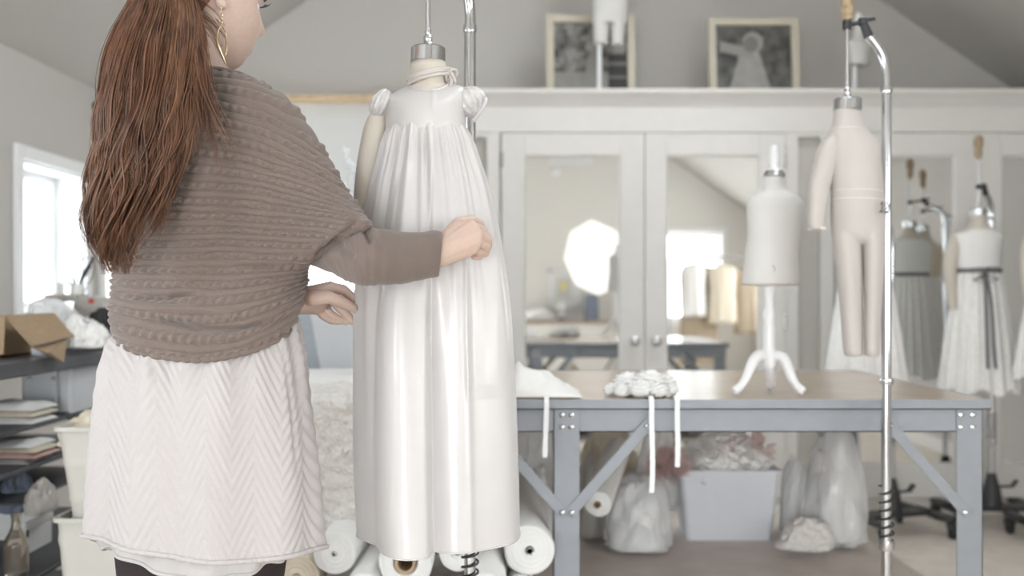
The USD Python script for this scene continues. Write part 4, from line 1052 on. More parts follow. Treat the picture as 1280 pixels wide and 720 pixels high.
def puff(c, r, tilt, seed):
    m = trimesh.creation.icosphere(5); d = np.array(m.vertices)
    ang = np.arctan2(d[:, 1], d[:, 0])
    k = 1 + 0.05 * np.sin(ang * 13 + 2 * d[:, 2]) * (1 - d[:, 2] ** 2) + 0.18 * (meshkit.fbm(d * 2.3 + seed, 3, seed) - 0.5)
    v = d * k[:, None] * r
    ct, st = math.cos(tilt), math.sin(tilt)
    v = np.stack([v[:, 0] * ct - v[:, 2] * st, v[:, 1], v[:, 0] * st + v[:, 2] * ct], 1)
    return v + c, np.array(m.faces)
obj('sleeve', puff(W(477, 131, GY + 0.005), (0.020, 0.040, 0.030), -0.5, 3), 'satin', gown, smooth=True)
obj('sleeve', puff(W(588, 127, GY + 0.005), (0.030, 0.036, 0.028), 0.35, 6), 'satin', gown, smooth=True)
cu = W(588, 150, GY)
obj('sleeve_band', tube(curve([W(606, 122, GY - 0.02), W(605, 132, GY - 0.038), W(597, 145, GY - 0.03), W(590, 150, GY)], 16), 0.0035, 8), 'satin', gown)

# ------------------------------------------------------------------ toddler form with legs on the second stand
RY = 2.44
rs = F / RY
def rX(px): return (px - 640) / rs
stand('tall chrome form stand in front of the work table, holding the stuffed toddler form', rX(1108), RY, 1.51, (rX(1058.5), RY), 1.672, (0.40, 0.535), yaw=0.15)
t = thing('dress_form', 'pale stuffed toddler dress form with legs and one arm, marked 12M', 'dress form', (rX(1060), RY, 0.8))
rod_parts(t, rX(1059), RY, CZ + (HY - 138) / rs, CZ + (HY - 23) / rs, 0.034)
B = lambda v, L, R, py, d: srow(v, L, R, py, RY, d)
rows = [B(0, 1042, 1076, 138, .034), B(.06, 1041, 1078, 150, .036), B(.12, 1039, 1082, 160, .042), B(.2, 1032, 1092, 171, .052), B(.28, 1031, 1100, 184, .058), B(.42, 1036, 1103, 212, .062), B(.55, 1038, 1105, 238, .066), B(.7, 1038, 1107, 262, .072), B(.85, 1039, 1108, 288, .068), B(.95, 1042, 1106, 299, .058), B(1, 1056, 1092, 307, .03)]
P, u, side, px, py = pillow(rows, 36, 60)
N = normals(P)
P = P - N * (0.0016 * np.exp(-((py - 240) / 1.2) ** 2) + 0.0016 * np.exp(-((py - 250) / 1.2) ** 2))[..., None]
parts_ = [rings(P)]
for rr in ([B(0, 1046, 1074, 272, .04), B(.14, 1040, 1078, 300, .060), B(.2, 1041, 1079, 313, .0575), B(.35, 1045, 1079, 340, .052), B(.6, 1050, 1079, 390, .046), B(.9, 1054, 1079, 436, .042), B(1, 1056, 1078, 445, .036)],
           [B(0, 1082, 1102, 272, .04), B(.14, 1077, 1107, 300, .060), B(.2, 1078, 1107, 313, .0565), B(.35, 1079, 1105, 340, .050), B(.6, 1080, 1102, 390, .045), B(.9, 1080, 1100, 436, .041), B(1, 1081, 1099, 445, .035)]):
    parts_.append(rings(pillow(rr, 24, 30)[0]))
obj('body', skin([solid(p_) for p_ in parts_], 0.007, 36), 'linen_light', t, smooth=True)
rows = [(0, (1040, 176), (1044, 170), (1056, 178), RY - .02, .03, .03), (.12, (1026, 180), (1040, 178), (1052, 192), RY - .02, .036, .036), (.35, (1016, 204), (1030, 207), (1045, 212), RY - .02, .038, .038), (.6, (1010, 236), (1022, 240), (1037, 240), RY - .022, .034, .034), (.9, (1009, 275), (1020, 277), (1032, 276), RY - .025, .028, .028), (1, (1010, 285), (1020, 288), (1031, 286), RY - .025, .026, .026)]
arm_ = obj('arm', rings(pillow(rows, 20, 40)[0]), 'linen_light', t, smooth=True, label='stuffed arm')
obj('wrist_plate', lathe([(0, -0.004), (0.021, -0.004), (0.023, 0.0), (0.021, 0.004), (0, 0.004)], W(1021, 286, RY - 0.025), 24), 'form_white', arm_)
for ps in (239, 250):
    k_ = int(np.argmin(np.abs(py[:, 0] - ps)))
    obj('waist_seam', tube(np.concatenate([P[k_] + N[k_] * 0.0005, (P[k_] + N[k_] * 0.0005)[:1]]), 0.0013, 6, False), 'form_white', t)
k_ = int(np.argmin(np.abs(py[:, 0] - 162)))
obj('neck_seam', tube(np.concatenate([P[k_], P[k_][:1]]), 0.0013, 6, False), 'form_white', t)
tm = meshkit.text_mesh('12M', 0.0245, 0.0012, bold=True)
v = np.array(tm.vertices)
th_ = v[:, 0] / 0.075
cx0 = rX(1085)
tx_ = cx0 + v[:, 0] * 0.72
uu_ = np.clip((tx_ - rX(1038)) / (rX(1108) - rX(1038)), 0, 1)
txt = np.stack([tx_ + 0.12 * v[:, 1], RY - 0.0722 * 2 * np.sqrt(uu_ * (1 - uu_)) - 0.0006 - v[:, 2], CZ + (HY - 268) / rs + v[:, 1]], 1)
obj('size_mark', (txt, np.array(tm.faces)), 'grey_ink', t, smooth=False, label='printed size 12M')

# ------------------------------------------------------------------ white table-top bust on a tripod
BY = 2.66
b_ = F / BY
def bX(px): return (px - 640) / b_
def bZ(py): return CZ + (HY - py) / b_
t = thing('dress_form', 'small white child bust form on a white tripod foot, standing on the work table', 'dress form', (bX(966), BY, TZ))
B = lambda v, L, R, py, d: srow(v, L, R, py, BY, d)
rows = [B(0, 953, 983, 222, .030), B(.06, 953, 983, 230, .031), B(.12, 950, 987, 239, .036), B(.2, 938, 1000, 247, .048), B(.27, 933, 1005, 257, .055), B(.45, 934, 1002, 290, .060), B(.65, 931, 999, 320, .064), B(.93, 928, 1000, 351, .068), B(1, 929, 999, 357, .066)]
obj('body', rings(pillow(rows, 32, 50)[0]), 'form_white', t, smooth=40)
obj('piping', tube(np.concatenate([pillow(rows, 32, 50)[0][-2]] * 1 + [pillow(rows, 32, 50)[0][-2][:1]]), 0.0022, 6, False), 'linen', t)
obj('neck_cap', lathe([(0, 0), (0.027, 0), (0.029, 0.005), (0.027, 0.012), (0.022, 0.018), (0.0, 0.018)], (bX(968), BY, bZ(222)), 26), 'brushed_steel', t)
obj('finial', lathe([(0, 0.015), (0.018, 0.015), (0.019, 0.024), (0.014, 0.030), (0.0155, 0.045), (0.0155, 0.060), (0.012, 0.066), (0.0125, 0.078), (0.009, 0.086), (0, 0.087)], (bX(968), BY, bZ(222)), 22), 'wood_white', t)
q = np.linspace(0, 2 * PI, 40); ox, oz = bX(951), bZ(337)
sy = -0.0625
obj('oval_mark', tube(np.stack([ox + 0.020 * np.cos(q), BY + sy + 0.012 * (np.cos(q) * -1) * 0.35 + 0.0, oz + 0.0125 * np.sin(q)], 1), 0.0009, 5), 'grey_ink', t, label='faint oval stamp')
obj('post', lathe([(0, bZ(443)), (0.019, bZ(443)), (0.019, bZ(438)), (0.0155, bZ(432)), (0.0165, bZ(410)), (0.014, bZ(402)), (0.0175, bZ(397)), (0.0175, bZ(390)), (0.0125, bZ(384)), (0.0125, bZ(372)), (0.016, bZ(364)), (0.022, bZ(357)), (0, bZ(357))], (bX(962), BY, 0), 24), 'wood_white', t)
hub = np.array([bX(962), BY, bZ(446)])
def leg(dx, dy):
    d = np.array([dx, dy, 0]); zt = hub[2]
    pts = curve([hub + d * 0.08 + [0, 0, -0.002], hub + d * 0.32 + [0, 0, 0.004], hub + d * 0.62 + [0, 0, -0.045], np.array([hub[0], hub[1], 0]) + d * 0.9 + [0, 0, TZ + 0.018], np.array([hub[0], hub[1], 0]) + d * 1.0 + [0, 0, TZ + 0.012]], 20)
    return tube(pts, np.interp(np.linspace(0, 1, 20), [0, 0.4, 0.8, 0.95, 1], [0.015, 0.0145, 0.0105, 0.0125, 0.010]), 14)
for dx, dy in ((-0.105, -0.045), (0.075, -0.055), (0.03, 0.10)):
    obj('leg', leg(dx, dy), 'wood_white', t)
obj('hub', lathe([(0, -0.035), (0.012, -0.035), (0.020, -0.022), (0.021, 0.008), (0.014, 0.014), (0, 0.014)], hub, 22), 'wood_white', t)

# ------------------------------------------------------------------ on the work table
def sheet_heap(pts_fn, nu, nv, thick=0.002):
    """Closed cloth of a grid function (u, v) -> point."""
    A = np.array([[pts_fn(a, b) for b in np.linspace(0, 1, nv)] for a in np.linspace(0, 1, nu)], float)
    n = np.zeros_like(A); n[..., 2] = 1
    du = np.gradient(A, axis=0); dv = np.gradient(A, axis=1); n = np.cross(du, dv); n /= np.linalg.norm(n, axis=-1, keepdims=True) + 1e-12
    B_ = A - n * thick
    m, k = A.shape[:2]
    va, fa = rings(A, False, False, close=False); vb, fb = rings(B_, False, False, close=False)
    fb = fb[:, ::-1]
    edge = [(i, 0) for i in range(m)] + [(m - 1, j) for j in range(1, k)] + [(i, k - 1) for i in range(m - 2, -1, -1)] + [(0, j) for j in range(k - 2, 0, -1)]
    e = np.array([i * k + j for i, j in edge]); e2 = np.roll(e, -1); o = m * k
    fe = np.concatenate([np.stack([e, e2, e2 + o], 1), np.stack([e, e2 + o, e + o], 1)])
    return np.vstack([va, vb]), np.vstack([fa, fb + o, fe])

def ribbon_path(pts, w, n=24, t=0.0008, twist=0.0):
    pts = curve(pts, n)
    hw_ = np.linspace(0, twist, n)
    r_ = np.stack([np.cos(hw_) * w / 2, np.sin(hw_) * w / 2, 0 * hw_], 1)
    f_ = np.stack([-np.sin(hw_) * t, np.cos(hw_) * t, 0 * hw_ + t * 0.4], 1)
    P = np.stack([pts - r_ - f_, pts + r_ - f_, pts + r_ + f_, pts - r_ + f_], 1)
    return rings(P)

# crumpled white cloth with one hanging tie, at the table's front edge
ey = TF + 0.11
def cloth(a, b):
    x = (638 - 640) * ey / F + a * 0.185
    y = TF + 0.03 + b * 0.20
    env = math.sin(PI * min(1, b * 1.05)) ** 0.6 * (1 - a) ** 0.7 * min(1, a * 4 + 0.55)
    h = 0.085 * env * (0.55 + 1.2 * (meshkit.fbm(np.array([a * 3.6 + 3, b * 3.4, 1.5]), 2, 2) - 0.2))
    return (x, y, TZ + 0.004 + h)
t = thing('folded_cloth', 'crumpled white cloth with one tie, on the table front edge beside the gown', 'cloth', (0.1, ey, TZ))
obj('cloth', sheet_heap(cloth, 60, 50), 'white_cloth', t, smooth=True)
rx_ = (683 - 640) * TF / F
obj('tie', ribbon_path([(rx_ - 0.02, TF + 0.09, TZ + 0.028), (rx_ - 0.004, TF + 0.03, TZ + 0.006), (rx_, TF - 0.004, TZ + 0.0035), (rx_, TF - 0.008, TZ - 0.02), (rx_ - 0.002, TF - 0.009, TZ - 0.08), (rx_ - 0.004, TF - 0.008, CZ + (HY - 571) * TF / F)], 0.0125, 30), 'ribbon_white', t)

# ruffled white flower sash
t = thing('ruffle_sash', 'white ruffled fabric-flower sash with two hanging ribbons, in the middle of the table edge', 'sash', (0.33, TF + 0.11, TZ))
def rose(c, R, seed):
    """A gathered fabric flower: ruffled rings of cloth about a centre."""
    m = trimesh.creation.icosphere(5); d = np.array(m.vertices); rg_ = np.random.default_rng(seed)
    q = rg_.normal(0, 0.35, 2); ax_ = np.array([q[0], q[1], 1.0]); ax_ /= np.linalg.norm(ax_)
    ph_ = np.arccos(np.clip(d @ ax_, -1, 1)); e1 = np.cross(ax_, [1, 0.2, 0]); e1 /= np.linalg.norm(e1); e2 = np.cross(ax_, e1)
    th_ = np.arctan2(d @ e2, d @ e1)
    wv = 0.5 * np.sin(5 * th_ + seed) + 0.35 * np.sin(9 * th_ + 2 * seed + 3 * ph_)
    lay = (ph_ * 2.3 + 0.16 * wv + th_ / (2 * PI)) % 1.0
    k = 0.86 + 0.26 * lay ** 1.6 + 0.05 * wv * np.sin(ph_) + 0.08 * (meshkit.fbm(d * 4 + seed, 3, seed) - 0.5)
    v = d * k[:, None] * np.array([R, R, R * 0.72])
    return v + np.array(c), np.array(m.faces)
fy = TF + 0.10
for k, (px_, py_, R, dy) in enumerate([(764, 488, 0.022, 0), (786, 482, 0.040, 0.02), (812, 479, 0.044, 0.0), (829, 484, 0.036, 0.03), (800, 487, 0.030, -0.04), (822, 491, 0.026, -0.045), (838, 489, 0.022, 0.0), (778, 492, 0.022, -0.03)]):
    c = W(px_, py_, fy + dy); c[2] = max(c[2], TZ + R * 0.80)
    obj('flower', rose(c, R, 30 + k), 'white_cloth', t, smooth=True)
for px_, pe in ((814, 615), (846, 583)):
    x = (px_ - 640) * TF / F
    obj('ribbon', ribbon_path([(x - 0.015, TF + 0.09, TZ + 0.02), (x - 0.004, TF + 0.035, TZ + 0.006), (x, TF - 0.004, TZ + 0.004), (x, TF - 0.008, TZ - 0.02), (x + 0.001, TF - 0.009, TZ - 0.10), (x, TF - 0.008, CZ + (HY - pe) * TF / F)], 0.0125, 30), 'ribbon_white', t)

# lace panel hanging over the table edge between the woman and the gown
def lacep(a, b):
    x = -0.66 + 0.30 * a
    s = b * 0.75
    if s < 0.26: y, z = TF + 0.25 - s, TZ + 0.008
    elif s < 0.30: q = (s - 0.26) / 0.04 * PI / 2; y, z = TF - 0.008 - 0.018 * math.sin(q), TZ + 0.008 - 0.02 * (1 - math.cos(q))
    else: y, z = TF - 0.028, TZ - 0.012 - (s - 0.30) * 0.71
    ruff = 0.005 * abs(math.sin(s * 60 + 1.2 * math.sin(a * 14))) + 0.030 * (meshkit.fbm(np.array([a * 16, s * 40, 2.2]), 3, 6) - 0.3)
    wav = 0.010 * math.sin(a * 17 + 1) * max(0, s - 0.25) / 0.5
    return (x + 0.004 * math.sin(s * 60), y - (ruff + wav if s > 0.28 else 0), z + (ruff * 0.9 if s <= 0.28 else 0))
obj('lace_panel', sheet_heap(lacep, 120, 240, 0.003), 'lace', label='off-white ruffled lace panel hanging over the table edge behind the woman', cat='lace', smooth=True)
# white sheet lying farther back on the table
def sheetp(a, b):
    return (-0.72 + 0.42 * a, TF + 0.30 + 0.66 * b, TZ + 0.004 + 0.010 * meshkit.fbm(np.array([a * 5, b * 6, 0.4]), 3, 4))
obj('white_sheet', sheet_heap(sheetp, 30, 30, 0.003), 'white_cloth', label='flat white sheet on the table top behind the lace', cat='cloth', smooth=True)
# leaning grey board with its dark edge bar, behind the table
t = thing('leaning_board', 'pale grey board with a darker slate edge leaning behind the table', 'board', (-0.93, 4.2, 0))
bz0, bz1 = 0.0, 0.955
def bp(px_, z, y): return np.array([(px_ - 640) * y / F, y, z])
A0, A1 = bp(396, 0.60, 3.72), bp(372, 0.98, 3.80)
dirv = (A1 - A0) / (A1[2] - A0[2]); bot_ = A0 - dirv * 0.58; top_ = A0 + dirv * 0.42
obj('panel', hull([q + d for q in (bot_, top_, bot_ + np.array([0.46, 0, 0]), top_ + np.array([0.46, 0, 0])) for d in ((0, 0, 0), (0, 0.018, 0))]), 'cabinet_grey', t, smooth=False)
obj('edge_bar', bar(bot_ + [0.012, -0.006, 0.004], top_ + [0.012, -0.006, 0], 0.050, 0.012, up=(0, 1, 0)), 'slate_grey', t, label='dark slate edge bar')
# white feathery twigs in a vase on the table
vx, vy = (462 - 640) * 3.25 / F, 3.25
t = thing('twig_vase', 'white feathery twigs in a white vase, peeping out beside the linen arm', 'vase', (vx, vy, TZ))
obj('vase', lathe([(0, 0), (0.035, 0), (0.05, 0.05), (0.052, 0.10), (0.03, 0.17), (0.024, 0.20), (0.028, 0.215), (0.022, 0.213), (0.018, 0.19), (0, 0.18)], (vx, vy, TZ), 28), 'wood_white', t)
rg = np.random.default_rng(21)
for k, (ex, ez) in enumerate([(430, 180), (436, 200), (427, 228), (432, 246), (438, 262), (441, 222), (450, 200), (470, 175), (490, 190), (478, 215)]):
    base = np.array([vx, vy, TZ + 0.19]); tip_ = W(ex, ez, vy + rg.uniform(-0.05, 0.05))
    path = curve([base, base * 0.5 + tip_ * 0.5 + [0.02, 0, 0.04], tip_], 18)
    ms = [tube(path, np.linspace(0.003, 0.001, 18), 6)]
    for j in range(110):
        q = rg.uniform(0.45, 1.0); c = path[int(q * 17)]; d = rg.normal(0, 1, 3); d /= np.linalg.norm(d); L = rg.uniform(0.012, 0.032)
        ms.append(tube([c, c + d * L * 0.5 + [0, 0, 0.004], c + d * L], [0.0010, 0.0050, 0.0006], 5))
    obj('twig', join(*ms), 'white_feather', t)

# ------------------------------------------------------------------ under the table
SZ = 0.19                                # top of the lower shelf
# plastic bin heaped with tulle
by0 = 3.27
bs = F / by0
def kX(px): return (px - 640) / bs
t = thing('storage_bin', 'white plastic bin heaped with tulle on the lower shelf', 'bin', (kX(914), by0 + 0.12, SZ))
zr = CZ + (HY - 588) / bs
def rrect(x0, x1, y0, y1, r, n=6):
    pts = []
    for cx_, cy_, a0_ in ((x1 - r, y1 - r, 0), (x0 + r, y1 - r, PI / 2), (x0 + r, y0 + r, PI), (x1 - r, y0 + r, 1.5 * PI)):
        for q in np.linspace(0, PI / 2, n): pts.append((cx_ + r * math.cos(a0_ + q), cy_ + r * math.sin(a0_ + q)))
    return np.array(pts)
def tub(x0, x1, y0, y1, z0, z1, taper, r=0.02, lip=0.008, wall=0.004, ribs=0):
    lv = []
    zs = np.linspace(0, 1, 24 if ribs else 6)
    for q in zs:
        k = taper * (1 - q) - (0.0022 * (1 if (q * ribs) % 1 < 0.12 else 0) if ribs else 0)
        lv.append((k, z0 + (z1 - z0) * q))
    lv += [(-lip, z1 - 0.012), (-lip, z1), (wall * 0.5, z1)]
    lv = lv[:len(zs)] + [(-lip, z1 - 0.010), (-lip, z1), (wall, z1)] + [(taper * (1 - q) + wall, z0 + (z1 - z0) * q + 0.004) for q in (0.7, 0.3, 0.0)]
    P = np.array([np.c_[rrect(x0 + k, x1 - k, y0 + k, y1 - k, r), np.full(24, z)] for k, z in lv])
    return rings(P)
obj('tub', tub(kX(851), kX(976), by0, by0 + 0.22, SZ + 0.001, zr, 0.022), 'bin_plastic', t)
# tulle heap, made of many gathered frills
def frills(c, size, n, seed, wl=0.05, h=0.06):
    rg_ = np.random.default_rng(seed); ms = []
    for k in range(n):
        d = rg_.normal(0, 1, 3); d[2] = abs(d[2]); d /= np.linalg.norm(d)
        p0 = np.array(c) + d * np.array(size) * rg_.uniform(0.45, 0.95)
        a = rg_.normal(0, 1, 3); a -= d * (a @ d); a /= np.linalg.norm(a); b = np.cross(d, a)
        m_ = 22; s = np.linspace(-1, 1, m_)
        L = rg_.uniform(0.6, 1.3) * wl; ph_ = rg_.uniform(0, 6); fq = rg_.uniform(5, 9)
        low = p0[None] + a * (s * L)[:, None] * 0.7
        hi = p0[None] + a * (s * L)[:, None] + d * h * rg_.uniform(0.5, 1.1) + b * (np.sin(s * fq + ph_) * 0.018)[:, None] + d * (np.sin(s * fq * 1.7 + ph_) * 0.008)[:, None]
        midp = (low + hi) / 2 + b * (np.sin(s * fq + ph_) * 0.010)[:, None]
        ms.append(rings(np.array([low, midp, hi]), False, False, close=False))
    return join(*ms)
tc_ = np.array([(kX(851) + kX(976)) / 2, by0 + 0.11, zr - 0.02])
hp = obj('tulle_heap', crumple(tc_ + [0, 0, -0.02], (0.142, 0.090, 0.120), 4, 0.26, 7.0, 5), 'tulle_solid', label='heaped cream and rose tulle', smooth=True, kind='stuff', cat='tulle')
obj('frill', frills(tc_ + [0, -0.01, 0.02], (0.135, 0.09, 0.085), 46, 8, 0.06, 0.04), 'tulle', hp, smooth=True, kind='stuff')
obj('rose_frill', join(frills(tc_ + [0.05, -0.02, 0.06], (0.10, 0.07, 0.05), 34, 9, 0.04, 0.035), frills(tc_ + [-0.20, 0.0, -0.01], (0.05, 0.05, 0.05), 26, 10, 0.04, 0.03)), 'tulle_pink', hp, smooth=True, kind='stuff')

# clear bags, bundles and rolls on the shelf
def crinkle(c, r, seed, n=16, sub=5, amp=0.10):
    """A bag of thin film: sharp criss-cross creases over a soft slumped body."""
    m = trimesh.creation.icosphere(sub); d = np.array(m.vertices); rg_ = np.random.default_rng(seed)
    k = 1 + 0.55 * (meshkit.fbm(d * 1.25 + 7.7 * seed + 30, 2, seed) - 0.5)
    for i in range(n):
        w_ = rg_.normal(0, 1, 3); w_ *= rg_.uniform(2.5, 9) / np.linalg.norm(w_)
        msk = np.clip(meshkit.noise(d * 1.7 + 20 + 3 * i, seed + i) * 2 - 0.6, 0, 1)
        k += amp * (3.5 / np.linalg.norm(w_)) * msk * (np.abs(np.sin(d @ w_ + rg_.uniform(0, 6))) - 0.6)
    v = d * k[:, None]
    v[:, 2] = np.where(v[:, 2] < 0, v[:, 2] * 0.10, v[:, 2])
    v = v * np.asarray(r, float); v[:, 2] -= v[:, 2].min()
    return v + np.array(c, float), np.array(m.faces)
def film_bag(name, label, px0, px1, py_top, y, seed, mat='plastic_film', fill='white_cloth', depth=0.12):
    x0, x1 = (px0 - 640) * y / F, (px1 - 640) * y / F
    zt = CZ + (HY - py_top) * y / F
    t = thing(name, label, 'bag', ((x0 + x1) / 2, y + depth, SZ))
    c = ((x0 + x1) / 2, y + depth, SZ + 0.004); r = ((x1 - x0) / 2 / 1.05, depth, (zt - SZ) * 0.95)
    obj('bag', crinkle(c, r, seed), mat, t, smooth=True)
    obj('contents', crumple((c[0], c[1] + 0.01, SZ + 0.006), (r[0] * 0.86, r[1] * 0.84, r[2] * 0.82), seed + 31, 0.25, 3.0, 4), fill, t, smooth=True)
    return t
film_bag('plastic_bag', 'shiny clear plastic bag of white cloth on the shelf, left of the bin', 756, 850, 612, 3.05, 3)
film_bag('plastic_bag', 'tall cloudy plastic bag slumped right of the bin', 1018, 1096, 548, 3.12, 11, 'plastic_film', 'tulle_solid', 0.12)
film_bag('plastic_bag', 'flat cloudy plastic packet wedged between the bin and the tall bag', 980, 1024, 580, 3.26, 14, 'plastic_film', 'lace', 0.07)
film_bag('plastic_bag', 'clear plastic bag of white cloth just left of the middle table leg', 648, 700, 590, 3.02, 17, 'plastic_film', 'white_cloth', 0.11)
film_bag('plastic_bag', 'grey see-through bag heaped behind the table brace', 718, 764, 580, 3.24, 19, 'plastic_dim', 'grey_cloth', 0.08)
def bundle(name, label, cat, px0, px1, py0, py1, y, seed, mat, dz=0.08, sub=4, amp=0.3):
    x0, x1 = (px0 - 640) * y / F, (px1 - 640) * y / F
    z0, z1 = CZ + (HY - py1) * y / F, CZ + (HY - py0) * y / F
    return obj(name, crumple(((x0 + x1) / 2, y, z0), ((x1 - x0) / 2, dz, z1 - z0), seed, amp, 2.6, sub), mat, label=label, cat=cat, smooth=True)
bundle('fabric_bundle', 'cream cloth bundle at the back of the shelf, right of the middle leg', 'cloth', 726, 796, 545, 640, 3.44, 41, 'cream_cloth', 0.03)
bundle('fabric_bundle', 'white cloth bundle behind the bin brace, near the hanging ribbons', 'cloth', 798, 846, 548, 640, 3.40, 43, 'tulle_solid', 0.05)
bundle('fabric_bundle', 'white lacy cloth bundle behind the middle table leg', 'cloth', 640, 702, 545, 640, 3.30, 44, 'white_cloth', 0.05)
bundle('fabric_bundle', 'small rumpled white lace heap before the cloudy packet', 'cloth', 975, 1040, 655, 688, 3.10, 46, 'lace', 0.05)
obj('tulle_scrap', frills(W(836, 590, 3.2), (0.045, 0.03, 0.05), 46, 47, 0.035, 0.04), 'tulle_pink', label='rose tulle scrap spilling left of the bin', cat='tulle', smooth=True)
def roll(label, px_, py_, r_px, y0, L, mat, core, tilt=0.0, rise=0.0, tape=False):
    s_ = F / y0
    c = np.array([(px_ - 640) / s_, y0, CZ + (HY - py_) / s_]); R = r_px / s_
    t = thing('fabric_roll', label, 'fabric roll', (c[0], c[1], c[2] - R), 'fabric rolls under the table')
    e = c + np.array([tilt * L, L, rise * L])
    ax_ = (e - c) / np.linalg.norm(e - c)
    u1 = np.cross(ax_, [0, 0, 1]); u1 /= np.linalg.norm(u1); u2 = np.cross(u1, ax_)
    th = np.linspace(0, 2 * PI, 40, endpoint=False)
    ri = core[0] / s_
    P = []
    for p_, r_ in ((c + ax_ * 0.06, ri * 1.02), (c + ax_ * 0.004, ri * 1.02), (c - ax_ * 0.004, ri * 1.25), (c, R * 0.94), (c + ax_ * 0.008, R), (e, R)):
        wob = 1 + 0.02 * np.sin(3 * th + px_) + 0.012 * np.sin(7 * th)
        P.append(p_ + (r_ * (wob if r_ > ri * 1.3 else np.ones_like(th)))[:, None] * (np.cos(th)[:, None] * u1 + np.sin(th)[:, None] * u2))
    obj('cloth', rings(np.array(P), False, True), mat, t, smooth=40)
    # spiral edge of the layers and the card core
    q = np.linspace(0, 2 * PI * 4, 160); rr = np.linspace(ri * 1.3, R * 0.96, 160)
    obj('layer_edge', tube(c - ax_ * 0.003 + rr[:, None] * (np.cos(q)[:, None] * u1 + np.sin(q)[:, None] * u2), 0.0011, 5), mat, t)
    P = [p_ + r_ * (np.cos(th)[:, None] * u1 + np.sin(th)[:, None] * u2) for p_, r_ in ((c + ax_ * 0.20, ri * 0.72), (c - ax_ * 0.010, ri * 0.72), (c - ax_ * 0.012, ri), (c + ax_ * 0.03, ri * 1.0))]
    obj('core', rings(np.array(P), True, False), core[1], t, smooth=40)
    obj('core_shade', lathe([(0, 0), (ri * 0.72, 0), (ri * 0.72, 0.004), (0, 0.004)], c + ax_ * 0.10, 20, 'y'), 'black_metal', t, label='black disc painting the shade inside the tube')  # black disc in the core paints the shade of its hollow
    return t
# px, py of the near ends
roll('white fabric roll with a dark open core right under the gown hem', 507, 703, 34, 2.30, 0.85, 'white_cloth', (13, 'card'))
roll('pale lace-wrapped fabric roll just right of the tunic hem', 418, 692, 27, 2.34, 0.80, 'white_cloth', (3, 'white_cloth'))
roll('cream fabric roll at the tunic hem, partly hidden by it', 371, 722, 29, 2.36, 0.80, 'cream_cloth', (5, 'cream_cloth'), 0.0)
roll('white fabric roll with a small plugged core, left of the open tube', 455, 745, 29, 2.28, 0.80, 'white_cloth', (5, 'paper_white'), 0.0)
roll('white fabric roll with a card core beside the stand spring', 606, 742, 26, 2.28, 0.80, 'white_cloth', (11, 'card'), 0.0)
roll('narrow white fabric roll, dark core, next to the large film-wrapped one', 650, 746, 17, 2.36, 0.80, 'white_cloth', (9, 'card'))
roll('large film-wrapped white roll against the middle table leg', 662, 688, 32, 2.44, 0.75, 'paper_white', (5, 'brushed_steel'), -0.05)
roll('white fabric roll lying on top, behind the gown hem', 572, 690, 25, 2.38, 0.80, 'white_cloth', (6, 'white_cloth'))
roll('white roll tipped diagonally behind the right-hand brace of the middle leg', 747, 630, 18, 2.86, 0.34, 'white_cloth', (4, 'card'), 0.28, 0.32)
# card box that carries the rolls' near ends, on the floor under the table edge
obj('roll_crate', join(box((-0.62, 2.30, 0.0), (0.075, 2.325, 0.255)), box((-0.62, 2.475, 0.0), (0.075, 2.50, 0.255)), box((-0.62, 2.325, 0.0), (-0.595, 2.475, 0.255)), box((0.05, 2.325, 0.0), (0.075, 2.475, 0.255)), box((-0.62, 2.30, 0.0), (0.075, 2.50, 0.02))), 'card', label='low card crate holding up the near ends of the fabric rolls', cat='box')

# ------------------------------------------------------------------ left side: shelving, counter and its clutter
SX = -1.30
t = thing('shelving', 'dark open shelving with a black worktop along the left wall', 'shelving', (-1.6, 2.9, 0))
obj('worktop', box((XL + 0.02, 2.35, 0.785), (SX, 3.42, 0.827), 0.004), 'dark_board', t)
for z in (0.63, 0.52, 0.272, 0.06):
    obj('shelf', box((XL + 0.05, 2.40, z), (SX - 0.03 if z > 0.3 else -1.215, 3.38, z + 0.012), 0.002), 'dark_board', t)
for y in (2.37, 3.38):
    for x in (XL + 0.03, SX - 0.055):
        obj('upright', box((x, y, 0), (x + 0.03, y + 0.03, 0.785), 0.003), 'dark_board', t)
obj('back_panel', box((XL + 0.02, 2.40, 0.0), (XL + 0.03, 3.38, 0.785), 0), 'dark_board', t, smooth=False)
def L(px, y): return (px - 640) * y / F
def Z(py, y): return CZ + (HY - py) * y / F
t = thing('drawer_box', 'pale grey two-drawer box under the black worktop', 'drawers', (-1.42, 3.2, 0.642))
obj('body', box((L(27, 3.02), 3.02, 0.642), (SX - 0.035, 3.36, 0.780), 0.004), 'cabinet_grey', t)
for x0, x1 in ((L(29, 3.01), L(71, 3.01)), (L(74, 3.01), SX - 0.036)):
    d = obj('drawer', box((x0, 3.008, 0.648), (x1, 3.02, 0.775), 0.004), 'cabinet_grey', t)
    obj('knob', lathe([(0, 0), (0.004, 0), (0.007, -0.008), (0.005, -0.012), (0, -0.012)], ((x0 + x1) / 2 - 0.03, 3.008, 0.752), 14, 'y'), 'brushed_steel', d)
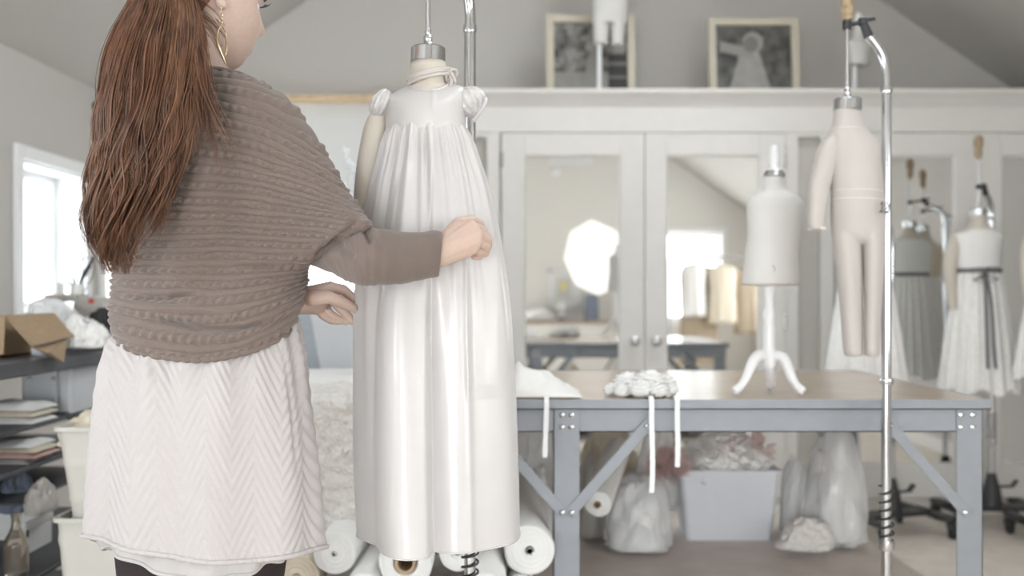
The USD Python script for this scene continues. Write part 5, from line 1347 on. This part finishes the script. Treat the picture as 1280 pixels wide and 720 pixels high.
def folds(name, label, px0, px1, z0, n, y, seed, mats, cat='cloth', dy=0.16, h=0.016):
    rg_ = np.random.default_rng(seed)
    t = thing(name, label, cat, (L((px0 + px1) / 2, y), y, z0))
    z = z0 + 0.001
    for k in range(n):
        a, b = L(px0, y) + rg_.uniform(-0.01, 0.02), min(L(px1, y) - rg_.uniform(0, 0.03), SX - 0.035 + 0.02)
        hh = h * rg_.uniform(0.7, 1.3)
        def fn(u_, v_, a=a, b=b, z=z, hh=hh, k=k):
            e = min(1, 5 * min(u_, 1 - u_)) ** 0.5 * min(1, 5 * min(v_, 1 - v_)) ** 0.5
            wv = meshkit.fbm(np.array([u_ * 3 + k, v_ * 3, seed]), 3, seed)
            return (a + (b - a) * u_, y - dy / 2 + dy * v_, z + hh * e * (0.5 + wv))
        obj('fold', sheet_heap(fn, 22, 18, 0.002), mats[k % len(mats)], t, smooth=True)
        z += hh * 0.95
    return t
folds('folded_fabric', 'cream and white folded fabrics on the upper shelf below the worktop', -20, 60, 0.642, 3, 2.86, 3, ['white_cloth', 'cream_cloth', 'white_cloth'], h=0.018)
folds('folded_fabric', 'rose and cream folded fabrics on the second shelf', -20, 62, 0.532, 4, 2.84, 5, ['grey_cloth', 'pink_cloth', 'cream_cloth', 'white_cloth'], h=0.018)
bxl = L(36, 2.75)
t = thing('carton', 'small white carton on the lower shelf beside the glass bottle', 'box', (L(50, 2.75), 2.80, 0.284))
obj('body', box((L(30, 2.74), 2.74, 0.285), (SX - 0.04, 2.90, Z(655, 2.74)), 0.003), 'paper_white', t)
obj('lid', box((L(30, 2.74) - 0.003, 2.737, Z(655, 2.74) - 0.02), (SX - 0.037, 2.903, Z(655, 2.74) + 0.003), 0.003), 'paper_white', t)
obj('label_mark', box((L(33, 2.735), 2.735, Z(672, 2.735)), (L(33, 2.735) + 0.006, 2.7375, Z(663, 2.735)), 0.0005), 'black_metal', t)
t = thing('paper_stack', 'leaning white card stack behind the glass bottle', 'card', (L(15, 2.85), 2.85, 0.284))
for k in range(3):
    obj('sheet', hull([(x, y + dy + k * 0.012, z) for x, sk in ((L(-10, 2.92), 0.0), (L(44 - 6 * k, 2.92), 0.0)) for dy in (0, 0.003) for y, z in ((2.915, 0.285), (2.955, Z(635 + 6 * k, 2.92)))]), 'paper_white', t, smooth=False)
t = thing('glass_bottle', 'empty clear glass bottle with a narrow neck on the lower shelf', 'bottle', (L(20, 2.56), 2.56, 0.284))
k_ = 2.56 / F
prof = [(0, 0), (13.5, 0), (15, 3), (15, 36), (14, 42), (8, 53), (5.5, 60), (5.2, 70), (6.2, 72), (6.2, 76), (4.6, 76), (4.4, 58), (12.6, 40), (13.4, 34), (13.4, 4), (0, 3)]
obj('glass', lathe([(a * k_, b * k_) for a, b in prof], (L(20, 2.56), 2.56, 0.2845), 32), 'bottle_glass', t, smooth=40)
bundle('plastic_wrap', 'crumpled grey film pack on the shelf above the bottle', 'bag', 38, 66, 608, 642, 2.78, 51, 'plastic_dim', 0.06)
bundle('dark_cloth', 'dark blue-grey cloth heap at the back of the shelf above the bottle', 'cloth', 2, 40, 600, 640, 2.90, 53, 'blue_grey', 0.06)
obj('shelf_stage', box((XL + 0.06, 2.70, 0.4305), (SX - 0.04, 3.30, 0.436), 0.001), 'dark_board', label='thin dark shelf insert below the folded rose fabrics', cat='shelf')
# stacked tubs
ty0 = 2.46
def tub_thing(label, px0, pyr, z0, back, ribs):
    x0 = L(px0, ty0); z1 = Z(pyr, ty0)
    t = thing('storage_tub', label, 'tub', (x0 + 0.17, ty0 + back / 2, z0), 'stacked ribbed tubs')
    obj('tub', tub(x0, x0 + 0.34, ty0, ty0 + back, z0 + 0.001, z1, 0.026, 0.025, 0.008, 0.004, ribs), 'tub_plastic', t)
    return t, x0, z1
t1, x0, zl = tub_thing('lower cream ribbed plastic tub, on the floor by the shelving', 67, 648, 0.0, 0.28, 7)
t2, x0b, zu = tub_thing('upper cream ribbed plastic tub, set inside the one below', 68, 534, zl - 0.012, 0.275, 5)
bundle('fabric_bundle', 'cream cloth heaped in the upper ribbed tub', 'cloth', 84, 170, 522, 560, ty0 + 0.14, 57, 'cream_cloth', 0.10)
obj('marker_pen', tube([(L(88, 2.62), 2.60, Z(521.5, 2.6)), (L(97, 2.62), 2.60, Z(522, 2.6))], 0.006, 10), 'black_metal', label='short black marker lying on the cream cloth in the tub', cat='pen')

# the counter top
CT = 0.827
t = thing('cardboard_box', 'open brown cardboard box with loose flaps on the black worktop', 'box', (-1.55, 2.8, CT))
bx0, bx1, by_, by2, bz = -1.74, -1.44, 2.72, 2.98, CT + 0.115
def panel(q, th=0.004):
    q = np.array(q, float); n = np.cross(q[1] - q[0], q[2] - q[0]); n /= np.linalg.norm(n)
    return hull(np.vstack([q, q + n * th]))
obj('body', join(box((bx0, by_, CT + 0.001), (bx1, by_ + 0.004, bz), 0), box((bx0, by2, CT + 0.001), (bx1, by2 + 0.004, bz), 0), box((bx0, by_, CT + 0.001), (bx0 + 0.004, by2, bz), 0), box((bx1 - 0.004, by_, CT + 0.001), (bx1, by2, bz), 0), box((bx0, by_, CT + 0.001), (bx1, by2, CT + 0.005), 0)), 'card', t, smooth=False)
def fl(*pp): return panel([W(*p) for p in pp])
obj('flap', fl((6, 394, 2.76), (68, 391, 2.98), (93, 420, 2.92), (40, 431, 2.68)), 'card', t, smooth=False)
obj('flap', fl((40, 433, 2.74), (84, 424, 2.90), (80, 452, 2.80), (62, 440, 2.72)), 'card', t, smooth=False)
obj('flap', fl((-60, 398, 2.73), (6, 396, 2.73), (4, 443, 2.70), (-60, 443, 2.70)), 'card', t, smooth=False)
bundle('plastic_bag', 'crumpled clear plastic bag behind the cardboard box flap', 'bag', 34, 96, 384, 428, 3.08, 61, 'plastic_film', 0.09, 5)
bundle('plastic_bag', 'loose white tissue and film right of the cardboard box', 'bag', 82, 110, 404, 436, 2.98, 63, 'white_cloth', 0.05, 5)
bundle('scrap_cloth', 'pinkish white cloth scraps at the worktop end beside the tunic', 'cloth', 98, 134, 408, 436, 3.02, 65, 'tulle_solid', 0.06)
bundle('pin_cushion', 'black cloth pouch on the worktop against the tunic', 'pouch', 113, 142, 394, 418, 3.18, 67, 'rubber', 0.05)
t = thing('foil_dish', 'shiny crumpled silver foil piece on the worktop clutter', 'foil', (L(104, 3.0), 3.0, Z(415, 3.0)))
obj('foil', crumple((L(105, 3.0), 3.0, Z(416, 3.0)), (0.026, 0.03, 0.038), 70, 0.5, 4.0, 4), 'brushed_steel', t, smooth=False)
# grey serger with a red emblem
t = thing('sewing_machine', 'beige-grey sewing machine with a red emblem on the worktop', 'sewing machine', (L(100, 3.22), 3.25, CT))
my = 3.20
def mbox(p0, p1, q0, q1, y0, y1, bev=0.008): return box((L(p0, my), y0, Z(q1, my)), (L(p1, my), y1, Z(q0, my)), bev)
obj('bed', box((L(60, my), my, CT + 0.001), (L(128, my), my + 0.16, CT + 0.045), 0.008), 'machine_grey', t)
obj('column', hull([(L(a, my), y, Z(b, my)) for y in (my + 0.02, my + 0.12) for a, b in ((88, 432), (88, 380), (96, 370), (118, 372), (126, 384), (133, 420), (133, 432))]), 'machine_grey', t, smooth=25)
obj('head', mbox(50, 92, 368, 377, my + 0.02, my + 0.13, 0.006), 'machine_grey', t)
obj('emblem', lathe([(0, 0), (0.009, 0), (0.009, -0.002), (0, -0.003)], (L(111, my), my + 0.02, Z(376.5, my)), 20, 'y'), 'red_print', t, label='round red emblem')
obj('dial', lathe([(0, 0), (0.008, 0), (0.007, -0.006), (0, -0.006)], (L(122, my), my + 0.02, Z(392, my)), 16, 'y'), 'paper_white', t)
obj('spool_pin', tube([(L(98, my), my + 0.07, Z(371, my)), (L(98, my), my + 0.07, Z(352, my))], 0.0025, 8), 'brushed_steel', t)
wire = [W(84, 362, my + 0.06), W(86, 345, my + 0.06), W(98, 328, my + 0.06), W(112, 322, my + 0.07), W(118, 335, my + 0.07), W(110, 356, my + 0.07), W(104, 372, my + 0.06)]
obj('thread_guide', tube(curve(wire, 40), 0.0014, 6), 'black_metal', t, label='thin black wire thread guide')
t = thing('tool_jar', 'jar of dark-handled tools standing on the sewing machine', 'jar', (L(76, my), my + 0.08, Z(368, my)))
jz = Z(368, my)
obj('jar', lathe([(0, 0), (0.020, 0), (0.022, 0.004), (0.022, 0.032), (0.020, 0.034), (0.019, 0.006), (0, 0.005)], (L(84, my), my + 0.075, jz), 22), 'paper_white', t)
for k, (dx, dz, mt_) in enumerate(((0.060, 0.115, 'black_metal'), (0.044, 0.085, 'black_metal'), (0.02, 0.06, 'brushed_steel'), (-0.02, 0.045, 'blue_grey'), (-0.036, 0.030, 'blue_grey'))):
    b0 = np.array([L(84, my) + 0.003 * k - 0.006, my + 0.075, jz + 0.01])
    obj('tool', tube([b0, b0 + [dx * 0.5, 0, dz * 0.55], b0 + [dx, 0.005, dz]], [0.003, 0.0055, 0.0045], 8), mt_, t)
obj('thread_spool', lathe([(0, 0), (0.013, 0), (0.013, 0.003), (0.009, 0.005), (0.0105, 0.03), (0.009, 0.034), (0.012, 0.036), (0.012, 0.039), (0, 0.039)], (L(62, my), my + 0.08, Z(368, my)), 20), 'paper_white', label='white thread spool on the sewing machine arm', cat='spool')

# ------------------------------------------------------------------ right side: dressed forms on stands before the wardrobe
def child_dress(label_f, label_d, label_s, xc, yc, pole_dx, z_knob, s, sash, arm_l, hem_z, dress_mat, yaw, bow=True):
    """Linen form in a sleeveless tulle dress, on its own stand."""
    st_ = stand(label_s, xc + pole_dx, yc + 0.13, z_knob - 0.25, (xc, yc), z_knob - 0.115, (0.38, 0.50), yaw=yaw)
    f_ = thing('dress_form', label_f, 'dress form', (xc, yc, 0.7))
    nz = 1.345
    rod_parts(f_, xc, yc, nz - 0.005, z_knob, 0.034)
    def ring_(w, d, z, n=40): 
        q = np.linspace(0, 2 * PI, n, endpoint=False); return np.stack([xc + w * np.cos(q), yc + d * np.sin(q), np.full(n, z)], 1)
    obj('body', rings(np.array([ring_(.033, .033, nz), ring_(.034, .034, nz - .03), ring_(.045, .040, nz - .055), ring_(.085, .052, nz - .075), ring_(.10, .058, nz - .10), ring_(.092, .062, nz - .16), ring_(.085, .06, nz - .24), ring_(.09, .065, nz - .32)])), 'linen', f_, smooth=True)
    for sg in arm_l:
        obj('arm', tube(curve([(xc + sg * 0.092, yc - 0.0, nz - 0.095), (xc + sg * 0.118, yc - 0.005, nz - 0.18), (xc + sg * 0.128, yc - 0.02, nz - 0.28), (xc + sg * 0.122, yc - 0.035, nz - 0.40)], 24), np.interp(np.linspace(0, 1, 24), [0, .15, .5, 1], [.022, .031, .027, .019]), 16), 'linen', f_)
    d_ = thing('child_dress', label_d, 'dress', (xc, yc, hem_z))
    zb = nz - 0.245
    obj('bodice', rings(np.array([ring_(.07, .05, nz - .068), ring_(.102, .060, nz - .088), ring_(.108, .064, nz - .105), ring_(.098, .068, nz - .16), ring_(.092, .066, zb)]), False, False), dress_mat[0], d_, smooth=True)
    q = np.linspace(0, 2 * PI, 220, endpoint=False); rows_ = []
    for k, v in enumerate(np.linspace(0, 1, 40)):
        R_ = 0.092 + 0.062 * v ** 0.8; D_ = 0.066 + 0.060 * v ** 0.8
        w = 1 + (0.03 + 0.05 * v) * np.sin(q * 19 + 2 * np.sin(3 * q)) + 0.03 * v * np.sin(q * 33 + 1)
        z = zb + (hem_z - zb) * v + 0.012 * v * np.sin(q * 7 + xc)
        rows_.append(np.stack([xc + R_ * w * np.cos(q), yc + D_ * w * np.sin(q), z], 1))
    obj('skirt', rings(np.array(rows_), False, False), dress_mat[1], d_, smooth=True)
    if sash:
        q = np.linspace(0, 2 * PI, 48)
        wst = np.stack([xc + 0.0955 * np.cos(q), yc + 0.070 * np.sin(q), np.full(48, zb + 0.006)], 1)
        P = np.array([wst[:-1] + [0, 0, -0.009], wst[:-1] * [1, 1, 1] + [0, 0, 0.009]]); P2 = P[::-1] * 1.0; c_ = np.array([xc, yc, 0]); P2[..., :2] = (P2[..., :2] - c_[:2]) * 0.97 + c_[:2]
        sh = obj('sash', rings(np.concatenate([P, P2]), False, False), 'sash_grey', d_, smooth=True, label='dark grey satin sash')
        if bow:
            o = np.array([xc - 0.010, yc - 0.074, zb + 0.004])
            for sx_, lx, lz in ((-1, 0.060, 0.002), (1, 0.066, 0.004), (-1, 0.046, -0.038), (1, 0.050, -0.034)):
                obj('bow_loop', ribbon_path([o, o + [sx_ * lx * 0.5, -0.012, lz + 0.010], o + [sx_ * lx, -0.010, lz], o + [sx_ * lx * 0.5, -0.006, lz - 0.008], o], 0.012, 20, 0.002, 1.2), 'sash_grey', sh)
            for sx_ in (-0.012, 0.014):
                obj('bow_tail', ribbon_path([o, o + [sx_ * 0.5, -0.020, -0.06], o + [sx_, -0.044, -0.22], o + [sx_ * 1.3, -0.062, -0.40]], 0.013, 24, 0.001), 'sash_grey', sh)
            obj('bow_knot', ball(o + [0, -0.006, 0], (0.009, 0.008, 0.010), 2), 'sash_grey', sh)
    return f_, d_
ay = 4.18
as_ = F / ay
child_dress('linen child form with one arm, wearing the white dress with the grey bow', 'white tulle child dress with a dark grey bow, right of the chrome pole', 'form stand behind the white dress with the grey bow',
            (1223 - 640) / as_, ay, 0.118, CZ + (HY - 197) / as_, as_, True, (-1,), CZ + (HY - 488) / as_, ('white_cloth', 'tulle_solid'), 0.0)
cy_ = 4.05
cs = F / cy_
child_dress('linen child form in a pale dress, mostly hidden by the toddler form', 'pale tulle child dress glimpsed behind the toddler form legs', 'form stand with its castors beside the chrome spring pole',
            (1082 - 640) / cs, cy_, 0.155, CZ + (HY - 225) / cs, cs, False, (), CZ + (HY - 478) / cs, ('satin', 'tulle_solid'), 0.35)
ey_ = 3.90
es = F / ey_
child_dress('linen child form at the right edge of the view, only its arm showing', 'cream child dress at the right edge of the view', 'form stand at the right edge of the view',
            (1322 - 640) / es, ey_, 0.13, CZ + (HY - 190) / es, es, False, (-1,), CZ + (HY - 470) / es, ('cream_cloth', 'tulle_solid'), 0.0)

# ------------------------------------------------------------------ the rear of the room, seen in the mirrors
t = thing('picture_frame', 'white-framed small yellow print on the rear wall, seen in the mirror', 'picture frame', (0.62, YR + 0.02, 0.86))
fx0, fx1, fz0, fz1 = 0.42, 0.76, 0.87, 1.31
obj('frame', join(box((fx0, YR, fz0), (fx0 + 0.03, YR + 0.03, fz1)), box((fx1 - 0.03, YR, fz0), (fx1, YR + 0.03, fz1)), box((fx0, YR, fz1 - 0.03), (fx1, YR + 0.03, fz1)), box((fx0, YR, fz0), (fx1, YR + 0.03, fz0 + 0.03))), 'window_white', t)
n, m = 40, 50
Pn = np.array([[(fx1 - 0.03 - (fx1 - fx0 - 0.06) * u_, YR + 0.012, fz0 + 0.03 + (fz1 - fz0 - 0.06) * q_) for q_ in np.linspace(0, 1, m)] for u_ in np.linspace(0, 1, n)])
gu, gv = np.meshgrid(np.linspace(0, 1, n), np.linspace(0, 1, m), indexing='ij')
col = np.full((n, m, 3), 0.72); inner = (abs(gu - .5) < .27) & (abs(gv - .5) < .30); col[inner] = (0.60, 0.58, 0.54)
blob = ((gu - .5) / .13) ** 2 + ((gv - .56) / .14) ** 2 < 1; col[blob] = (0.78, 0.66, 0.26)
obj('print', rings(Pn, False, False, close=False), 'photo_print', t, smooth=False, colors=col.reshape(-1, 3))
struct('wall_vent', join(box((0.42, YR, 2.50), (0.92, YR + 0.02, 2.60), 0.004), *[box((0.44, YR + 0.02, 2.51 + 0.016 * k), (0.90, YR + 0.026, 2.518 + 0.016 * k), 0.001) for k in range(5)]), 'window_white', label='long white air vent high on the rear wall')
obj('smoke_detector', lathe([(0, 0), (0.05, 0), (0.05, 0.02), (0.035, 0.035), (0, 0.036)], (0.50, YR, 2.42), 26, 'y'), 'window_white', label='round white smoke detector on the rear wall, under the vent', cat='smoke detector')
t = thing('sideboard', 'white sideboard against the rear wall, seen in the mirror', 'sideboard', (0.6, YR + 0.25, 0))
obj('body', box((0.05, YR + 0.02, 0.05), (1.10, YR + 0.42, 0.70), 0.005), 'trim_white', t)
obj('top', box((0.03, YR + 0.02, 0.70), (1.12, YR + 0.44, 0.73), 0.004), 'hardboard', t)
for x0 in (0.07, 0.59):
    d = obj('door', box((x0, YR + 0.42, 0.08), (x0 + 0.49, YR + 0.436, 0.68), 0.003), 'trim_white', t)
    obj('knob', ball((x0 + (0.45 if x0 < 0.3 else 0.04), YR + 0.447, 0.5), 0.012, 2), 'brushed_steel', d)
obj('file_box', box((0.82, YR + 0.10, 0.731), (0.96, YR + 0.34, 1.02), 0.004), 'blue_grey', label='tall slate-blue file box on the rear sideboard', cat='box')
obj('cloth_heap', crumple((0.30, YR + 0.22, 0.731), (0.16, 0.12, 0.09), 81, 0.3, 3.0), 'white_cloth', label='white cloth heap on the rear sideboard', cat='cloth', smooth=True)
t = thing('sewing_lamp', 'small blue-grey cone lamp on the rear sideboard', 'lamp', (0.56, YR + 0.2, 0.731))
obj('base', lathe([(0, 0), (0.05, 0), (0.05, 0.012), (0.01, 0.02), (0, 0.02)], (0.56, YR + 0.2, 0.731), 22), 'blue_grey', t)
obj('stem', tube([(0.56, YR + 0.2, 0.745), (0.56, YR + 0.2, 0.86)], 0.006, 8), 'brushed_steel', t)
obj('shade', lathe([(0.045, 0.85 - 0.731), (0.018, 0.94 - 0.731), (0.016, 0.94 - 0.731), (0.042, 0.85 - 0.731)], (0.56, YR + 0.2, 0.731), 22), 'paper_white', t)
# clothes rail with linen garments before the rear window
GYR = -1.15
t = thing('clothes_rail', 'steel clothes rail of linen garments before the bright window, seen in the mirror', 'clothes rail', (2.1, GYR, 0))
for x in (1.62, 2.60):
    obj('upright', tube([(x, GYR, 0.03), (x, GYR, 1.40)], 0.012, 12), 'brushed_steel', t)
    obj('foot', tube([(x, GYR - 0.22, 0.014), (x, GYR + 0.22, 0.014)], 0.014, 12), 'brushed_steel', t)
obj('rail', tube([(1.62, GYR, 1.40), (2.60, GYR, 1.40)], 0.012, 12), 'brushed_steel', t)
def garment(label, xc, w, z1, z0, mat, seed, yoff=0.0, cat='garment'):
    t = thing('hung_garment', label, cat, (xc, GYR + yoff, z0))
    y = GYR + yoff
    q = np.linspace(0, 2 * PI, 80, endpoint=False); rows_ = []
    for v in np.linspace(0, 1, 26):
        W_ = w * np.interp(v, [0, .03, .10, .5, 1], [.14, .40, .48, .44, .50]); D_ = np.interp(v, [0, .05, .2, 1], [.02, .035, .05, .06])
        wv = 1 + 0.10 * v * np.sin(q * 7 + seed) + 0.05 * np.sin(q * 11 + 2 * seed + 3 * v)
        rows_.append(np.stack([xc + W_ * np.cos(q), y + D_ * wv * np.sin(q) * 1.0, z1 + (z0 - z1) * v - 0.02 * np.abs(np.cos(q)) * (v < .1) * (1 - v * 10) + 0.01 * np.sin(q * 5) * v], 1))
    obj('cloth', rings(np.array(rows_)), mat, t, smooth=True)
    obj('hanger_hook', tube(curve([(xc, y, z1 - 0.01), (xc, y, z1 + 0.035), (xc + 0.012, y, 1.405), (xc, GYR, 1.417)], 14), 0.002, 6), 'brushed_steel', t)
garment('beige linen coat at the window end of the rail, longest garment', 1.92, 0.42, 1.34, 0.30, 'beige_cloth', 3, 0.0)
garment('white blouse hanging in front of the beige coat', 1.84, 0.26, 1.35, 0.80, 'white_cloth', 5, 0.13)
garment('cream linen jacket hanging right of the white blouse', 2.14, 0.30, 1.33, 0.72, 'cream_cloth', 8, 0.10)
garment('tan linen shift at the wall end of the rail', 2.44, 0.34, 1.30, 0.62, 'beige_cloth', 11, 0.04)

# ------------------------------------------------------------------ studio lamp behind the camera, seen in the mirror
UX, UYY, UZ = 0.79, -0.42, 1.365
t = thing('umbrella_lamp', 'glowing white photographic umbrella lamp, reflected in the mirrored wardrobe door', 'lamp', (UX, UYY, 0))
ax = np.array([-0.62, 0.76, -0.16]); ax /= np.linalg.norm(ax)
ux_ = np.cross(ax, [0, 0, 1]); ux_ /= np.linalg.norm(ux_); uz_ = np.cross(ux_, ax)
n8 = 8
def canopy(off, r0=0.36):
    pts = []
    for j, rr in enumerate(np.linspace(0, 1, 7)):
        row = []
        for k in range(n8 * 6):
            a = 2 * PI * k / (n8 * 6)
            seg = (k % 6) / 6.0
            sc = 1 - 0.07 * math.sin(PI * seg) * rr
            r = r0 * rr * sc
            row.append(np.array([UX, UYY, UZ]) + ux_ * r * math.cos(a) + uz_ * r * math.sin(a) + ax * (0.13 * (1 - rr ** 2) + off))
        pts.append(row)
    return rings(np.array(pts), True, False)
obj('canopy', canopy(0), 'umbrella_lit', t, smooth=True, label='glowing white umbrella canopy')
for k in range(n8):
    a = 2 * PI * k / n8
    obj('rib', tube([np.array([UX, UYY, UZ]) + ux_ * 0.355 * rr * math.cos(a) + uz_ * 0.355 * rr * math.sin(a) + ax * (0.13 * (1 - rr ** 2) - 0.012) for rr in np.linspace(0, 1, 8)], 0.0025, 6), 'brushed_steel', t)
c0 = np.array([UX, UYY, UZ])
obj('shaft', tube([c0 + ax * 0.15, c0 - ax * 0.40], 0.005, 8), 'brushed_steel', t)
hd = c0 - ax * 0.42
obj('lamp_head', join(tube([hd, hd - ax * 0.2], 0.055, 20), obox(hd - ax * 0.1 - np.array([0, 0, 0.07]), (0.02, 0, 0), (0, 0.02, 0), (0, 0, 0.03), 0.004)), 'black_metal', t)
st = hd - ax * 0.1 - np.array([0, 0, 0.08])
obj('stand_pole', tube([st, (st[0], st[1], 0.55)], 0.012, 12), 'black_metal', t)
for k in range(3):
    a = 2 * PI * k / 3 + 0.5
    obj('stand_leg', tube([(st[0], st[1], 0.58), (st[0] + 0.42 * math.cos(a), st[1] + 0.42 * math.sin(a), 0.014)], 0.010, 10), 'black_metal', t)
